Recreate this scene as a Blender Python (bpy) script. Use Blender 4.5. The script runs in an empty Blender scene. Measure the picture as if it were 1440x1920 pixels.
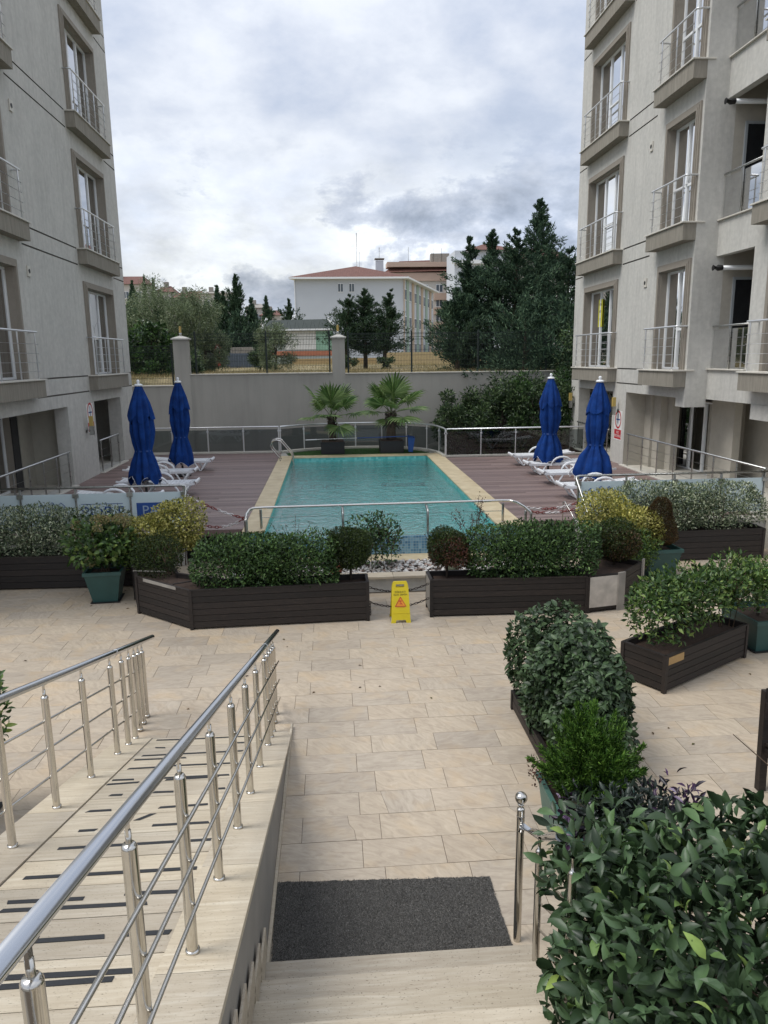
import bpy, math, random
import numpy as np
from mathutils import Vector, Matrix
sc = bpy.context.scene
COL = sc.collection
R = math.radians
# ---------------------------------------------------------------- camera, sky, sun, exposure
cam = bpy.data.cameras.new('camera'); camo = bpy.data.objects.new('camera', cam); COL.objects.link(camo)
cam.sensor_fit = 'HORIZONTAL'; cam.sensor_width = 36; cam.lens = 1385/1440*36
cam.clip_start = .05; cam.clip_end = 3000
ROT = ((0.9972865762519221, 0.02653926430002158, -0.06866696642587854),
       (-0.07262886722500153, 0.20237363974345088, -0.9766114670546323),
       (-0.012022165916848326, 0.9789487102945698, 0.20375203100648148))
camo.matrix_world = Matrix.Translation((0, 0, 4.0)) @ Matrix(ROT).to_4x4()
sc.camera = camo
SUN_EL, SUN_AZ = 58, -100      # azimuth measured from +Y towards +X
w = bpy.data.worlds.new('World'); sc.world = w; w.use_nodes = True
nt = w.node_tree; nt.nodes.clear()
def wn(t, **k):
    n = nt.nodes.new(t)
    for a, b in k.items(): setattr(n, a, b)
    return n
def wl(a, b): nt.links.new(a, b)
def wmath(op, a, b=None, clamp=False):
    n = wn('ShaderNodeMath', operation=op); n.use_clamp = clamp
    for i, v in enumerate((a, b)):
        if v is None: continue
        if isinstance(v, (int, float)): n.inputs[i].default_value = v
        else: wl(v, n.inputs[i])
    return n.outputs[0]
def wnoise(vec, scale, detail=6, rough=.55, dist=0.):
    n = wn('ShaderNodeTexNoise'); n.inputs['Scale'].default_value = scale; n.inputs['Detail'].default_value = detail
    n.inputs['Roughness'].default_value = rough; n.inputs['Distortion'].default_value = dist
    wl(vec, n.inputs['Vector']); return n.outputs['Fac']
def wramp(fac, stops):
    n = wn('ShaderNodeValToRGB'); cr = n.color_ramp
    while len(cr.elements) < len(stops): cr.elements.new(.5)
    for e, (p, c) in zip(cr.elements, stops): e.position = p; e.color = (*c, 1)
    wl(fac, n.inputs['Fac']); return n.outputs['Color']
sky = wn('ShaderNodeTexSky', sky_type='NISHITA'); sky.sun_disc = False
sky.sun_elevation = R(SUN_EL); sky.sun_rotation = R(SUN_AZ); sky.air_density = 1.2; sky.dust_density = 2.
tc = wn('ShaderNodeTexCoord'); sep = wn('ShaderNodeSeparateXYZ'); wl(tc.outputs['Generated'], sep.inputs[0])
zz = wmath('MAXIMUM', sep.outputs['Z'], 0.0)
den = wmath('ADD', zz, .30)
px = wmath('DIVIDE', sep.outputs['X'], den); py = wmath('DIVIDE', sep.outputs['Y'], den)
comb = wn('ShaderNodeCombineXYZ'); wl(px, comb.inputs[0]); wl(py, comb.inputs[1])
# sheets of stratocumulus overhead (projected on a flat layer)
n1 = wnoise(comb.outputs[0], 1.15, 9, .56, .25)
n2 = wnoise(comb.outputs[0], 3.6, 8, .58, .15)
n5 = wnoise(comb.outputs[0], 9, 6, .6, .1)
m1 = wmath('ADD', wmath('ADD', wmath('MULTIPLY', n1, .60), wmath('MULTIPLY', n2, .30)), wmath('MULTIPLY', n5, .10))
layer = wramp(m1, [(.36, (2.6, 3.0, 3.8)), (.44, (3.3, 3.65, 4.4)), (.50, (4.2, 4.45, 5.0)), (.55, (5.0, 5.2, 5.6)), (.63, (5.8, 5.9, 6.1))])
# heaped cumulus low over the horizon
mp = wn('ShaderNodeMapping'); mp.inputs['Scale'].default_value = (1, 1, 1.8); wl(tc.outputs['Generated'], mp.inputs['Vector'])
mp.inputs['Location'].default_value = (0.35, 0.1, 0.22)
n3 = wnoise(mp.outputs[0], 4.2, 12, .62, .15)
cum = wramp(n3, [(.36, (2.7, 3.1, 4.0)), (.43, (3.4, 3.8, 4.7)), (.49, (4.4, 4.7, 5.4)), (.535, (6.4, 6.6, 6.8)), (.60, (5.3, 5.5, 5.9)), (.70, (4.2, 4.5, 5.1)), (.8, (5.6, 5.8, 6.1))])
# tops of the heaps catch the light, their undersides stay grey
mp2 = wn('ShaderNodeMapping'); mp2.inputs['Scale'].default_value = (1, 1, 1.8); wl(tc.outputs['Generated'], mp2.inputs['Vector']); mp2.inputs['Location'].default_value = (0.33, 0.1, 0.285)
n3b = wnoise(mp2.outputs[0], 4.2, 12, .62, .15)
lit = wmath('ADD', wmath('MULTIPLY', wmath('SUBTRACT', n3, n3b), 2.1), 1.0)
cmul = wn('ShaderNodeMix', data_type='RGBA', blend_type='MULTIPLY'); cmul.inputs['Factor'].default_value = 1.; wl(cum, cmul.inputs[6]); wl(lit, cmul.inputs[7]); cum = cmul.outputs[2]
lowmask = wn('ShaderNodeMapRange'); lowmask.interpolation_type = 'SMOOTHSTEP'
lowmask.inputs['From Min'].default_value = .13; lowmask.inputs['From Max'].default_value = .30
lowmask.inputs['To Min'].default_value = 1; lowmask.inputs['To Max'].default_value = 0
wl(sep.outputs['Z'], lowmask.inputs['Value'])
mx = wn('ShaderNodeMix', data_type='RGBA'); wl(lowmask.outputs[0], mx.inputs['Factor']); wl(layer, mx.inputs[6]); wl(cum, mx.inputs[7])
# small dark scud flecks
n4 = wnoise(comb.outputs[0], 2.6, 7, .6, .1)
fleck = wmath('MULTIPLY', wmath('SUBTRACT', n4, .60, True), 6.0, True)
mf = wn('ShaderNodeMix', data_type='RGBA'); wl(fleck, mf.inputs['Factor']); wl(mx.outputs[2], mf.inputs[6]); mf.inputs[7].default_value = (3.1, 3.3, 3.9, 1)
# clear sky shows faintly through
mc = wn('ShaderNodeMix', data_type='RGBA'); mc.inputs['Factor'].default_value = .12; wl(mf.outputs[2], mc.inputs[6]); wl(sky.outputs[0], mc.inputs[7])
# overcast skies brighten evenly towards the zenith
grad = wmath('ADD', wmath('MULTIPLY', zz, .55), .95)
bg = wn('ShaderNodeBackground'); wl(wmath('MULTIPLY', grad, .095), bg.inputs['Strength']); wl(mc.outputs[2], bg.inputs['Color'])
wo = wn('ShaderNodeOutputWorld'); wl(bg.outputs[0], wo.inputs['Surface'])
sun = bpy.data.lights.new('sun', 'SUN'); sun.energy = 1.5; sun.angle = R(28); sun.color = (1, .975, .94)
suno = bpy.data.objects.new('sun', sun); COL.objects.link(suno)
_a, _e = R(SUN_AZ), R(SUN_EL)
suno.rotation_euler = Vector((math.sin(_a)*math.cos(_e), math.cos(_a)*math.cos(_e), math.sin(_e))).to_track_quat('Z', 'Y').to_euler()
vs = sc.view_settings; sc.display_settings.display_device = 'sRGB'
vs.view_transform = 'Standard'; vs.look = 'None'; vs.gamma = 1; vs.use_curve_mapping = False; vs.exposure = .80

# ---------------------------------------------------------------- helpers
def S(h, k=1.):
    h = h.lstrip('#'); v = [int(h[i:i+2], 16)/255 for i in (0, 2, 4)]
    return tuple(k*(c/12.92 if c <= .04045 else ((c+.055)/1.055)**2.4) for c in v)
class Mat:
    """small node-material builder"""
    def __init__(s, name):
        s.m = bpy.data.materials.new(name); s.m.use_nodes = True; s.t = s.m.node_tree
        s.b = s.t.nodes['Principled BSDF']; s.o = s.t.nodes['Material Output']
    def n(s, t, **k):
        n = s.t.nodes.new(t)
        for a, b in k.items(): setattr(n, a, b)
        return n
    def l(s, a, b): s.t.links.new(a, b); return s
    def setp(s, **k):
        for a, v in k.items():
            a = a.replace('_', ' ')
            s.b.inputs[a].default_value = (*v, 1) if isinstance(v, tuple) and len(v) == 3 else v
        return s
    def pos(s, obj=False, scale=None):
        if obj: o = s.n('ShaderNodeTexCoord').outputs['Object']
        else: o = s.n('ShaderNodeNewGeometry').outputs['Position']
        if scale:
            mp = s.n('ShaderNodeMapping'); mp.inputs['Scale'].default_value = scale; s.l(o, mp.inputs['Vector']); o = mp.outputs[0]
        return o
    def noise(s, vec, scale, detail=4, rough=.55, dist=0.):
        n = s.n('ShaderNodeTexNoise'); n.inputs['Scale'].default_value = scale; n.inputs['Detail'].default_value = detail
        n.inputs['Roughness'].default_value = rough; n.inputs['Distortion'].default_value = dist
        s.l(vec, n.inputs['Vector']); return n.outputs['Fac']
    def ramp(s, fac, stops, const=False):
        n = s.n('ShaderNodeValToRGB'); cr = n.color_ramp
        if const: cr.interpolation = 'CONSTANT'
        while len(cr.elements) < len(stops): cr.elements.new(.5)
        for e, (p, c) in zip(cr.elements, stops):
            e.position = p; e.color = (*c, 1) if isinstance(c, tuple) else (c, c, c, 1)
        s.l(fac, n.inputs['Fac']); return n.outputs['Color']
    def mix(s, fac, a, b, mode='MIX'):
        n = s.n('ShaderNodeMix', data_type='RGBA', blend_type=mode)
        for i, v in ((0, fac), (6, a), (7, b)):
            if isinstance(v, (int, float)): n.inputs[i].default_value = v if i == 0 else (v, v, v, 1)
            elif isinstance(v, tuple): n.inputs[i].default_value = (*v, 1)
            else: s.l(v, n.inputs[i])
        return n.outputs[2]
    def bump(s, h, strength=.3, dist=.01):
        n = s.n('ShaderNodeBump'); n.inputs['Strength'].default_value = strength; n.inputs['Distance'].default_value = dist
        s.l(h, n.inputs['Height']); s.l(n.outputs[0], s.b.inputs['Normal']); return n.outputs[0]
    def base(s, c): s.l(c, s.b.inputs['Base Color']); return s
def plain(name, c, rough=.6, metal=0., var=.12, scale=6., bump=0., bscale=60., **k):
    m = Mat(name); m.setp(Roughness=rough, Metallic=metal, **k)
    p = m.pos(); f = m.noise(p, scale, 5)
    m.base(m.ramp(f, [(.3, tuple(x*(1-var) for x in c)), (.7, tuple(min(1, x*(1+var)) for x in c))]))
    if bump: m.bump(m.noise(p, bscale, 3), bump, .005)
    return m.m
def leafmat(name, stops, rough=.45, spec=.35, trans=.25):
    m = Mat(name); g = m.n('ShaderNodeNewGeometry')
    c = m.ramp(g.outputs['Random Per Island'], stops)
    big = m.noise(m.pos(), 2.2, 2)
    c = m.mix(1., c, m.ramp(big, [(.3, .72), (.7, 1.25)]), 'MULTIPLY')
    m.base(c); m.setp(Roughness=rough, Specular_IOR_Level=spec)
    tr = m.n('ShaderNodeBsdfTranslucent'); m.l(c, tr.inputs['Color'])
    ms = m.n('ShaderNodeMixShader'); ms.inputs[0].default_value = trans
    m.l(m.b.outputs[0], ms.inputs[1]); m.l(tr.outputs[0], ms.inputs[2]); m.l(ms.outputs[0], m.o.inputs['Surface'])
    return m.m
def glassmat(name, tint, f0=.06, rough=.02, boost=1.):
    m = Mat(name); m.t.nodes.remove(m.b)
    tb = m.n('ShaderNodeBsdfTransparent'); tb.inputs['Color'].default_value = (*tint, 1)
    gl = m.n('ShaderNodeBsdfGlossy'); gl.inputs['Roughness'].default_value = rough
    lw = m.n('ShaderNodeFresnel'); lw.inputs['IOR'].default_value = 1.5
    mm = m.n('ShaderNodeMath', operation='MULTIPLY_ADD'); mm.inputs[1].default_value = boost; mm.inputs[2].default_value = f0; mm.use_clamp = True
    m.l(lw.outputs[0], mm.inputs[0])
    ms = m.n('ShaderNodeMixShader'); m.l(mm.outputs[0], ms.inputs[0]); m.l(tb.outputs[0], ms.inputs[1]); m.l(gl.outputs[0], ms.inputs[2])
    m.l(ms.outputs[0], m.o.inputs['Surface']); return m.m

ORG = {}
def reg(o, org): ORG[o.name] = Vector(org)
def tag(o, label=None, cat=None, group=None, kind=None):
    if label: o['label'] = label
    if cat: o['category'] = cat
    if group: o['group'] = group
    if kind: o['kind'] = kind
    return o
def thing(name, label, cat, loc=(0, 0, 0), group=None, kind=None):
    o = bpy.data.objects.new(name, None); COL.objects.link(o); o.empty_display_size = .2
    o.location = loc; reg(o, loc); return tag(o, label, cat, group, kind)
def link(name, me, mat, parent=None, org=None):
    o = bpy.data.objects.new(name, me); COL.objects.link(o)
    if mat and not me.materials: me.materials.append(mat)
    if parent is not None: o.parent = parent; reg(o, ORG[parent.name])
    else: o.location = org or (0, 0, 0); reg(o, org or (0, 0, 0))
    return o
def dup(root, loc, label=None, rz=None):
    off = Vector(loc)
    r = root.copy(); COL.objects.link(r); r.location = off; ORG[r.name] = off
    if rz is not None: r.rotation_euler = (0, 0, rz)
    if label: r['label'] = label
    for ch in list(root.children):
        c = ch.copy(); COL.objects.link(c); c.parent = r
        for g in ch.children:
            d = g.copy(); COL.objects.link(d); d.parent = c
    return r
def frame(d):
    d = Vector(d).normalized(); a = Vector((0, 0, 1)) if abs(d.z) < .95 else Vector((1, 0, 0))
    x = d.cross(a).normalized(); return x, x.cross(d).normalized(), d
class MB:
    def __init__(s): s.v = []; s.f = []; s.sm = []
    def add(s, vs, fs, smooth=False):
        n = len(s.v); s.v += [tuple(p) for p in vs]; s.f += [tuple(i+n for i in f) for f in fs]; s.sm += [smooth]*len(fs); return s
    def box(s, x0, x1, y0, y1, z0, z1, bev=0.):
        if bev: return s.bbox(x0, x1, y0, y1, z0, z1, bev)
        vs = [(x, y, z) for z in (z0, z1) for x, y in ((x0, y0), (x1, y0), (x1, y1), (x0, y1))]
        return s.add(vs, [(3, 2, 1, 0), (4, 5, 6, 7), (0, 1, 5, 4), (1, 2, 6, 5), (2, 3, 7, 6), (3, 0, 4, 7)])
    def bbox(s, x0, x1, y0, y1, z0, z1, b):
        # box with chamfered top edges
        vs = [(x, y, z0) for x, y in ((x0, y0), (x1, y0), (x1, y1), (x0, y1))]
        vs += [(x, y, z1-b) for x, y in ((x0, y0), (x1, y0), (x1, y1), (x0, y1))]
        vs += [(x, y, z1) for x, y in ((x0+b, y0+b), (x1-b, y0+b), (x1-b, y1-b), (x0+b, y1-b))]
        fs = [(3, 2, 1, 0), (8, 9, 10, 11)]
        for a in (0, 4): fs += [(a+i, a+(i+1) % 4, a+4+(i+1) % 4, a+4+i) for i in range(4)]
        return s.add(vs, fs)
    def obox(s, c, sx, sy, sz, rot=None, bev=0.):
        """box of size sx,sy,sz centred at c, rotated by matrix"""
        M = rot if rot is not None else Matrix.Identity(3)
        t = MB().box(-sx/2, sx/2, -sy/2, sy/2, -sz/2, sz/2, bev)
        return s.add([Vector(c)+M @ Vector(p) for p in t.v], t.f)
    def beam(s, p, q, w, h, up=(0, 0, 1)):
        p = Vector(p); q = Vector(q); d = (q-p).normalized(); x = d.cross(Vector(up)).normalized(); u = x.cross(d)
        vs = [a+x*(sx*w/2)+u*(sz*h/2) for a in (p, q) for sx, sz in ((-1, -1), (1, -1), (1, 1), (-1, 1))]
        return s.add(vs, [(0, 1, 2, 3), (7, 6, 5, 4), (4, 5, 1, 0), (5, 6, 2, 1), (6, 7, 3, 2), (7, 4, 0, 3)])
    def prism(s, poly, z0, z1):
        n = len(poly)
        vs = [(x, y, z0) for x, y in poly]+[(x, y, z1) for x, y in poly]
        return s.add(vs, [tuple(range(n-1, -1, -1)), tuple(range(n, 2*n))]+[(i, (i+1) % n, n+(i+1) % n, n+i) for i in range(n)])
    def tube(s, pts, r, n=10, cap=True, smooth=True):
        pts = [Vector(p) for p in pts]; rr = r if isinstance(r, (list, tuple)) else [r]*len(pts)
        # extra rings beside bends and ends keep the shading of long straight runs straight
        q = []; qr = []
        for i, p in enumerate(pts):
            q.append(p); qr.append(rr[i])
            if i < len(pts)-1 and (pts[i+1]-p).length > .3 and n >= 8:
                L = (pts[i+1]-p).length
                for u in (.02/L, 1-.02/L): q.append(p.lerp(pts[i+1], u)); qr.append(rr[i]*(1-u)+rr[i+1]*u)
        pts, rr = q, qr
        vs = []; px = None
        for i, p in enumerate(pts):
            d = (pts[min(i+1, len(pts)-1)]-pts[max(i-1, 0)])
            x, y, d = frame(d)
            if px is not None:
                x = (px-d*px.dot(d)); x = x.normalized() if x.length > 1e-6 else frame(d)[0]; y = d.cross(x)
            px = x
            vs += [p+(x*math.cos(2*math.pi*k/n)+y*math.sin(2*math.pi*k/n))*rr[i] for k in range(n)]
        fs = [(i*n+k, i*n+(k+1) % n, (i+1)*n+(k+1) % n, (i+1)*n+k) for i in range(len(pts)-1) for k in range(n)]
        s.add(vs, fs, smooth)
        if cap:
            s.add(vs[:n], [tuple(range(n-1, -1, -1))]); s.add(vs[-n:], [tuple(range(n))])
        return s
    def lathe(s, c, prof, n=20, smooth=True):
        """prof = [(r,z),...] about the vertical through c"""
        q = []
        for (ra, za), (rb_, zb_) in zip(prof[:-1], prof[1:]):
            q.append((ra, za)); L = math.hypot(rb_-ra, zb_-za)
            if L > .15:
                for u in (.004/L, 1-.004/L): q.append((ra+(rb_-ra)*u, za+(zb_-za)*u))
        prof = q+[prof[-1]]
        vs = [(c[0]+r*math.cos(2*math.pi*k/n), c[1]+r*math.sin(2*math.pi*k/n), c[2]+z) for r, z in prof for k in range(n)]
        fs = [(i*n+k, i*n+(k+1) % n, (i+1)*n+(k+1) % n, (i+1)*n+k) for i in range(len(prof)-1) for k in range(n)]
        return s.add(vs, fs, smooth)
    def quad(s, a, b, c, d): return s.add([a, b, c, d], [(0, 1, 2, 3)])
    def mesh(s, name, org=(0, 0, 0)):
        me = bpy.data.meshes.new(name); o = Vector(org)
        me.from_pydata([tuple(Vector(v)-o) for v in s.v], [], s.f)
        me.polygons.foreach_set('use_smooth', s.sm); me.update(); return me
    def build(s, name, mat, parent=None, org=None, kind=None, label=None):
        O = ORG[parent.name] if parent is not None else (org or (0, 0, 0))
        o = link(name, s.mesh(name, O), mat, parent, org)
        if kind: o['kind'] = kind
        if label: o['label'] = label
        return o
# ---- leaf clouds with numpy
T_SIMPLE = (np.array([(0, 0, 0), (.5, .42, .13), (0, 1, -.06), (-.5, .42, .13)]), [(0, 1, 2), (0, 2, 3)])
T_NEEDLE = (np.array([(-.5, 0, 0), (.5, 0, 0), (0, 1, 0)]), [(0, 1, 2)])
T_FINE = (np.array([(0, 0, 0), (0, .34, .03), (0, .70, .0), (0, 1, -.12), (.36, .26, .10), (.46, .52, .13), (.27, .80, .04), (-.36, .26, .10), (-.46, .52, .13), (-.27, .80, .04)]),
          [(0, 4, 1), (4, 5, 2), (4, 2, 1), (5, 6, 2), (6, 3, 2), (0, 1, 7), (7, 2, 8), (7, 1, 2), (8, 2, 9), (9, 2, 3)])
def unit(a): return a/np.maximum(np.linalg.norm(a, axis=-1, keepdims=True), 1e-9)
def leafmesh(name, P, D, N, L, W, tmpl=T_SIMPLE, org=(0, 0, 0)):
    tv, tf = tmpl; n = len(P); D = unit(D); X = unit(np.cross(D, N)); Nn = np.cross(X, D)
    L = np.broadcast_to(np.asarray(L, float), (n,)); W = np.broadcast_to(np.asarray(W, float), (n,))
    V = (P[:, None, :]+X[:, None, :]*(tv[None, :, 0:1]*W[:, None, None])+D[:, None, :]*(tv[None, :, 1:2]*L[:, None, None])
         + Nn[:, None, :]*(tv[None, :, 2:3]*L[:, None, None]))-np.array(org)[None, None, :]
    k = len(tv); F = np.array(tf)[None]+(np.arange(n)*k)[:, None, None]
    me = bpy.data.meshes.new(name); me.vertices.add(n*k); me.vertices.foreach_set('co', V.reshape(-1).astype(np.float32))
    F = F.reshape(-1, 3); me.loops.add(F.size); me.loops.foreach_set('vertex_index', F.reshape(-1).astype(np.int32))
    me.polygons.add(len(F)); me.polygons.foreach_set('loop_start', (np.arange(len(F))*3).astype(np.int32))
    me.update(calc_edges=True); return me
def lumps(rng, P, amp, f):
    o = np.zeros(len(P))
    for _ in range(5):
        k = rng.normal(size=3)*f; o += np.sin(P@k+rng.uniform(0, 6.28))
    return amp*o/2.2
def crown_pts(rng, n, c, r, p=2.6, shell=.35, lump=.10, lf=5.):
    u = rng.normal(size=(n, 3)); u = unit(u)
    k = (np.abs(u)**p).sum(1)**(-1/p)
    U = u*k[:, None]*(1-shell*rng.random(n)**1.6)[:, None]
    P = U*np.array(r)
    P = P*(1+lumps(rng, P, lump, lf))[:, None]
    return P+np.array(c), unit(u/np.array(r))
def leafy(name, rng, n, c, r, mat, parent=None, L=.05, W=.025, up=.4, spread=.8, tmpl=T_SIMPLE, zmin=None, org=None, yaw=0., **k):
    P, O = crown_pts(rng, n, (0, 0, 0), r, **k)
    if yaw:
        ca, sa = math.cos(yaw), math.sin(yaw); Mx = np.array([[ca, -sa, 0], [sa, ca, 0], [0, 0, 1]]); P = P@Mx.T; O = O@Mx.T
    P = P+np.array(c)
    if zmin is not None: kk = P[:, 2] > zmin; P = P[kk]; O = O[kk]
    m = len(P)
    D = O*.7+rng.normal(size=(m, 3))*spread+np.array((0, 0, up)); Nn = O*.9+rng.normal(size=(m, 3))*.45+np.array((0, 0, .6))
    Lr = L*rng.uniform(.65, 1.3, m); O_ = ORG[parent.name] if parent is not None else (org or (0, 0, 0))
    return link(name, leafmesh(name, P, D, Nn, Lr, Lr*W/L, tmpl, O_), mat, parent, org)
def text_mesh(s, size, name='lettering', extrude=.0):
    cu = bpy.data.curves.new(name, 'FONT'); cu.body = s; cu.size = size; cu.align_x = 'CENTER'; cu.align_y = 'CENTER'; cu.extrude = extrude; cu.resolution_u = 3
    o = bpy.data.objects.new(name, cu); COL.objects.link(o)
    dg = bpy.context.evaluated_depsgraph_get(); me = bpy.data.meshes.new_from_object(o.evaluated_get(dg))
    bpy.data.objects.remove(o); me.name = name; return me
def place_text(s, size, origin, xdir, ydir, mat, parent, name='lettering', wide=1.):
    """text as real flat letters lying in the plane xdir, ydir at world point origin"""
    me = text_mesh(s, size, name); xd = Vector(xdir).normalized(); yd = Vector(ydir).normalized()
    O = Vector(origin)-ORG[parent.name]
    for v in me.vertices: v.co = O+xd*(v.co.x*wide)+yd*v.co.y
    me.update(); me.materials.clear(); return link(name, me, mat, parent)

# ---------------------------------------------------------------- materials
m = Mat('stucco'); p = m.pos(); a = m.noise(p, .9, 6, .6); b = m.noise(p, 9, 5); st = m.noise(m.pos(scale=(3, 3, .35)), 2.2, 6, .65)
c = m.ramp(a, [(.3, S('#b3b2ac')), (.7, S('#c6c4bd'))]); c = m.mix(.5, c, m.ramp(b, [(.3, S('#aeada7')), (.7, S('#cbc9c2'))]))
c = m.mix(m.ramp(st, [(.46, 0.), (.75, .38)]), c, S('#979590')); m.base(c); m.setp(Roughness=.93, Specular_IOR_Level=.2)
m.bump(m.noise(p, 55, 4, .7), .5, .012); STUCCO = m.m
m = Mat('slab_render'); p = m.pos(); st = m.noise(m.pos(scale=(5, 5, .6)), 2.5, 6, .7)
c = m.ramp(st, [(.35, S('#938e83')), (.7, S('#7c776d'))]); m.base(c); m.setp(Roughness=.93, Specular_IOR_Level=.2); m.bump(m.noise(p, 70, 3), .4, .01); SLABR = m.m
TRIM = plain('window_trim', S('#8a8378'), .8, var=.06)
STONE_SILL = plain('stone_sill', S('#c3bfb4'), .55, var=.08)
WHITE = plain('white_pvc', S('#dfe1e1'), .35, var=.02)
GROOVE = plain('groove_dark', S('#6c6963'), .9)
PVCGREY = plain('grey_frame', S('#9aa0a4'), .4, var=.03)
PANE = glassmat('window_glass', (.65, .7, .72), .58, .015, 1.)
SMOKED = glassmat('smoked_glass', (.30, .34, .35), .05, .03, .7)
SMOKED_B = glassmat('smoked_balcony_glass', (.22, .25, .27), .06, .03, .8)
CLEAR = glassmat('clear_glass', (.85, .9, .9), .03, .02, .8)
m = Mat('curtain'); p = m.pos(); wv = m.noise(m.pos(scale=(14, 14, .1)), 1.5, 3)
m.base(m.ramp(wv, [(.3, S('#8e9094')), (.7, S('#c9cbcd'))])); m.setp(Roughness=.9); CURTAIN = m.m
DARKROOM = plain('dark_room', S('#3a3a3a'), .9)  # interior darkness put into the colour of the building cores; also on the jambs
m = Mat('steel'); m.setp(Metallic=1., Roughness=.17); p = m.pos(); f = m.noise(p, 30, 3)
m.base(m.ramp(f, [(.3, (.56, .54, .50)), (.7, (.60, .58, .54))])); STEEL = m.m
m = Mat('brushed_steel'); m.setp(Metallic=1., Roughness=.20, Base_Color=(.50, .51, .52)); STEELR = m.m
m = Mat('dull_steel'); m.setp(Metallic=1.); p = m.pos(); f = m.noise(p, 22, 4)
m.base(m.ramp(f, [(.3, (.36, .37, .36)), (.7, (.50, .50, .48))])); m.l(m.ramp(f, [(.3, .25), (.7, .4)]), m.b.inputs['Roughness']); STEEL2 = m.m
m = Mat('white_steel'); m.setp(Metallic=.6, Roughness=.3, Base_Color=(.66, .67, .68)); STEEL3 = m.m
# terrace tile
m = Mat('terrace_tile'); g = m.n('ShaderNodeNewGeometry'); oi = m.n('ShaderNodeObjectInfo')
rnd = m.n('ShaderNodeMath', operation='ADD'); m.l(oi.outputs['Random'], rnd.inputs[0]); m.l(g.outputs['Random Per Island'], rnd.inputs[1])
fr = m.n('ShaderNodeMath', operation='FRACT'); m.l(rnd.outputs[0], fr.inputs[0])
sc8 = m.n('ShaderNodeMath', operation='MULTIPLY'); m.l(fr.outputs[0], sc8.inputs[0]); sc8.inputs[1].default_value = 40
va = m.n('ShaderNodeCombineXYZ'); m.l(sc8.outputs[0], va.inputs[0]); m.l(sc8.outputs[0], va.inputs[2])
ad = m.n('ShaderNodeVectorMath', operation='ADD'); m.l(g.outputs['Position'], ad.inputs[0]); m.l(va.outputs[0], ad.inputs[1])
ro = m.n('ShaderNodeVectorRotate'); ro.rotation_type = 'Z_AXIS'; m.l(ad.outputs[0], ro.inputs['Vector'])
ang = m.n('ShaderNodeMath', operation='MULTIPLY_ADD'); m.l(fr.outputs[0], ang.inputs[0]); ang.inputs[1].default_value = 1.6; ang.inputs[2].default_value = -.3
m.l(ang.outputs[0], ro.inputs['Angle'])
mpn = m.n('ShaderNodeMapping'); mpn.inputs['Scale'].default_value = (2.2, 6, 2); m.l(ro.outputs[0], mpn.inputs['Vector'])
v1 = m.noise(mpn.outputs[0], 2.2, 9, .68, 1.2); v2 = m.noise(ad.outputs[0], 3.2, 3, .5); v3 = m.noise(ad.outputs[0], 160, 2)
c = m.ramp(v1, [(.28, S('#9b8f81')), (.44, S('#aa9e8e')), (.60, S('#b5a998')), (.78, S('#beb3a1'))])
c = m.mix(m.ramp(v2, [(.52, 0.), (.72, .42)]), c, S('#b9a282'))
c = m.mix(1., c, m.ramp(fr.outputs[0], [(0, (.87, .87, .87)), (.3, (1.0, .995, .98)), (.6, (1.02, .99, .94)), (.8, (1.07, 1.05, 1.0)), (1, (.94, .945, .95))]), 'MULTIPLY')
grime = m.noise(g.outputs['Position'], .45, 5, .6); c = m.mix(1., c, m.ramp(grime, [(.3, .86), (.65, 1.04)]), 'MULTIPLY')
m.base(c); m.setp(Specular_IOR_Level=.4); m.l(m.ramp(v1, [(.3, .62), (.7, .42)]), m.b.inputs['Roughness']); m.bump(v3, .12, .003); TILE = m.m
GROUT = plain('grout', S('#544b41'), .95, var=.25, scale=3)
# travertine
m = Mat('travertine'); p = m.pos(scale=(1.2, 14, 14)); a = m.noise(p, 2.2, 8, .65, .5); hol = m.noise(m.pos(scale=(1, 2.6, 2.6)), 62, 2, .6); q = m.noise(m.pos(), 2.2, 4)
c = m.ramp(a, [(.3, S('#b0a38e')), (.55, S('#c2b7a3')), (.75, S('#d0c8b7'))]); c = m.mix(m.ramp(q, [(.4, 0.), (.75, .4)]), c, S('#a3967e'))
holm = m.ramp(hol, [(.27, 1.), (.33, 0.)]); c = m.mix(holm, c, S('#6b5c49')); oi_ = m.n('ShaderNodeObjectInfo'); c = m.mix(1., c, m.ramp(oi_.outputs['Random'], [(0, (.78, .78, .80)), (.5, .96), (1, (1.06, 1.05, 1.02))]), 'MULTIPLY'); m.base(c); m.setp(Roughness=.6); m.bump(m.ramp(hol, [(.26, 0.), (.35, 1.)]), .6, .006); TRAV = m.m
TRAV2 = TRAV.copy(); TRAV2.name = 'travertine_darker'
for _n in TRAV2.node_tree.nodes:
    if _n.type == 'VALTORGB' and len(_n.color_ramp.elements) == 3 and _n.color_ramp.elements[0].position < .1:
        for _e in _n.color_ramp.elements: _e.color = tuple(x*.86 for x in _e.color[:3])+(1,)
m = Mat('coping_stone'); p = m.pos(); a = m.noise(p, 3, 6); g = m.n('ShaderNodeNewGeometry')
c = m.ramp(a, [(.3, S('#bca983')), (.7, S('#d5c5a2'))]); m.base(c); m.setp(Roughness=.55); COPING = m.m
m = Mat('plaster_wall'); p = m.pos(); st = m.noise(m.pos(scale=(2, 2, .18)), 1.6, 6, .65); a = m.noise(p, .5, 4)
c = m.ramp(a, [(.3, S('#a5a29c')), (.7, S('#b2afa8'))]); c = m.mix(m.ramp(st, [(.45, 0.), (.8, .5)]), c, S('#8e8b85')); m.base(c); m.setp(Roughness=.92, Specular_IOR_Level=.15); m.bump(m.noise(p, 40, 3), .3, .01); PLASTER = m.m
PLASTER2 = plain('ramp_side_plaster', S('#8f8b84'), .9, var=.1, scale=2.5, bump=.25)
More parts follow.
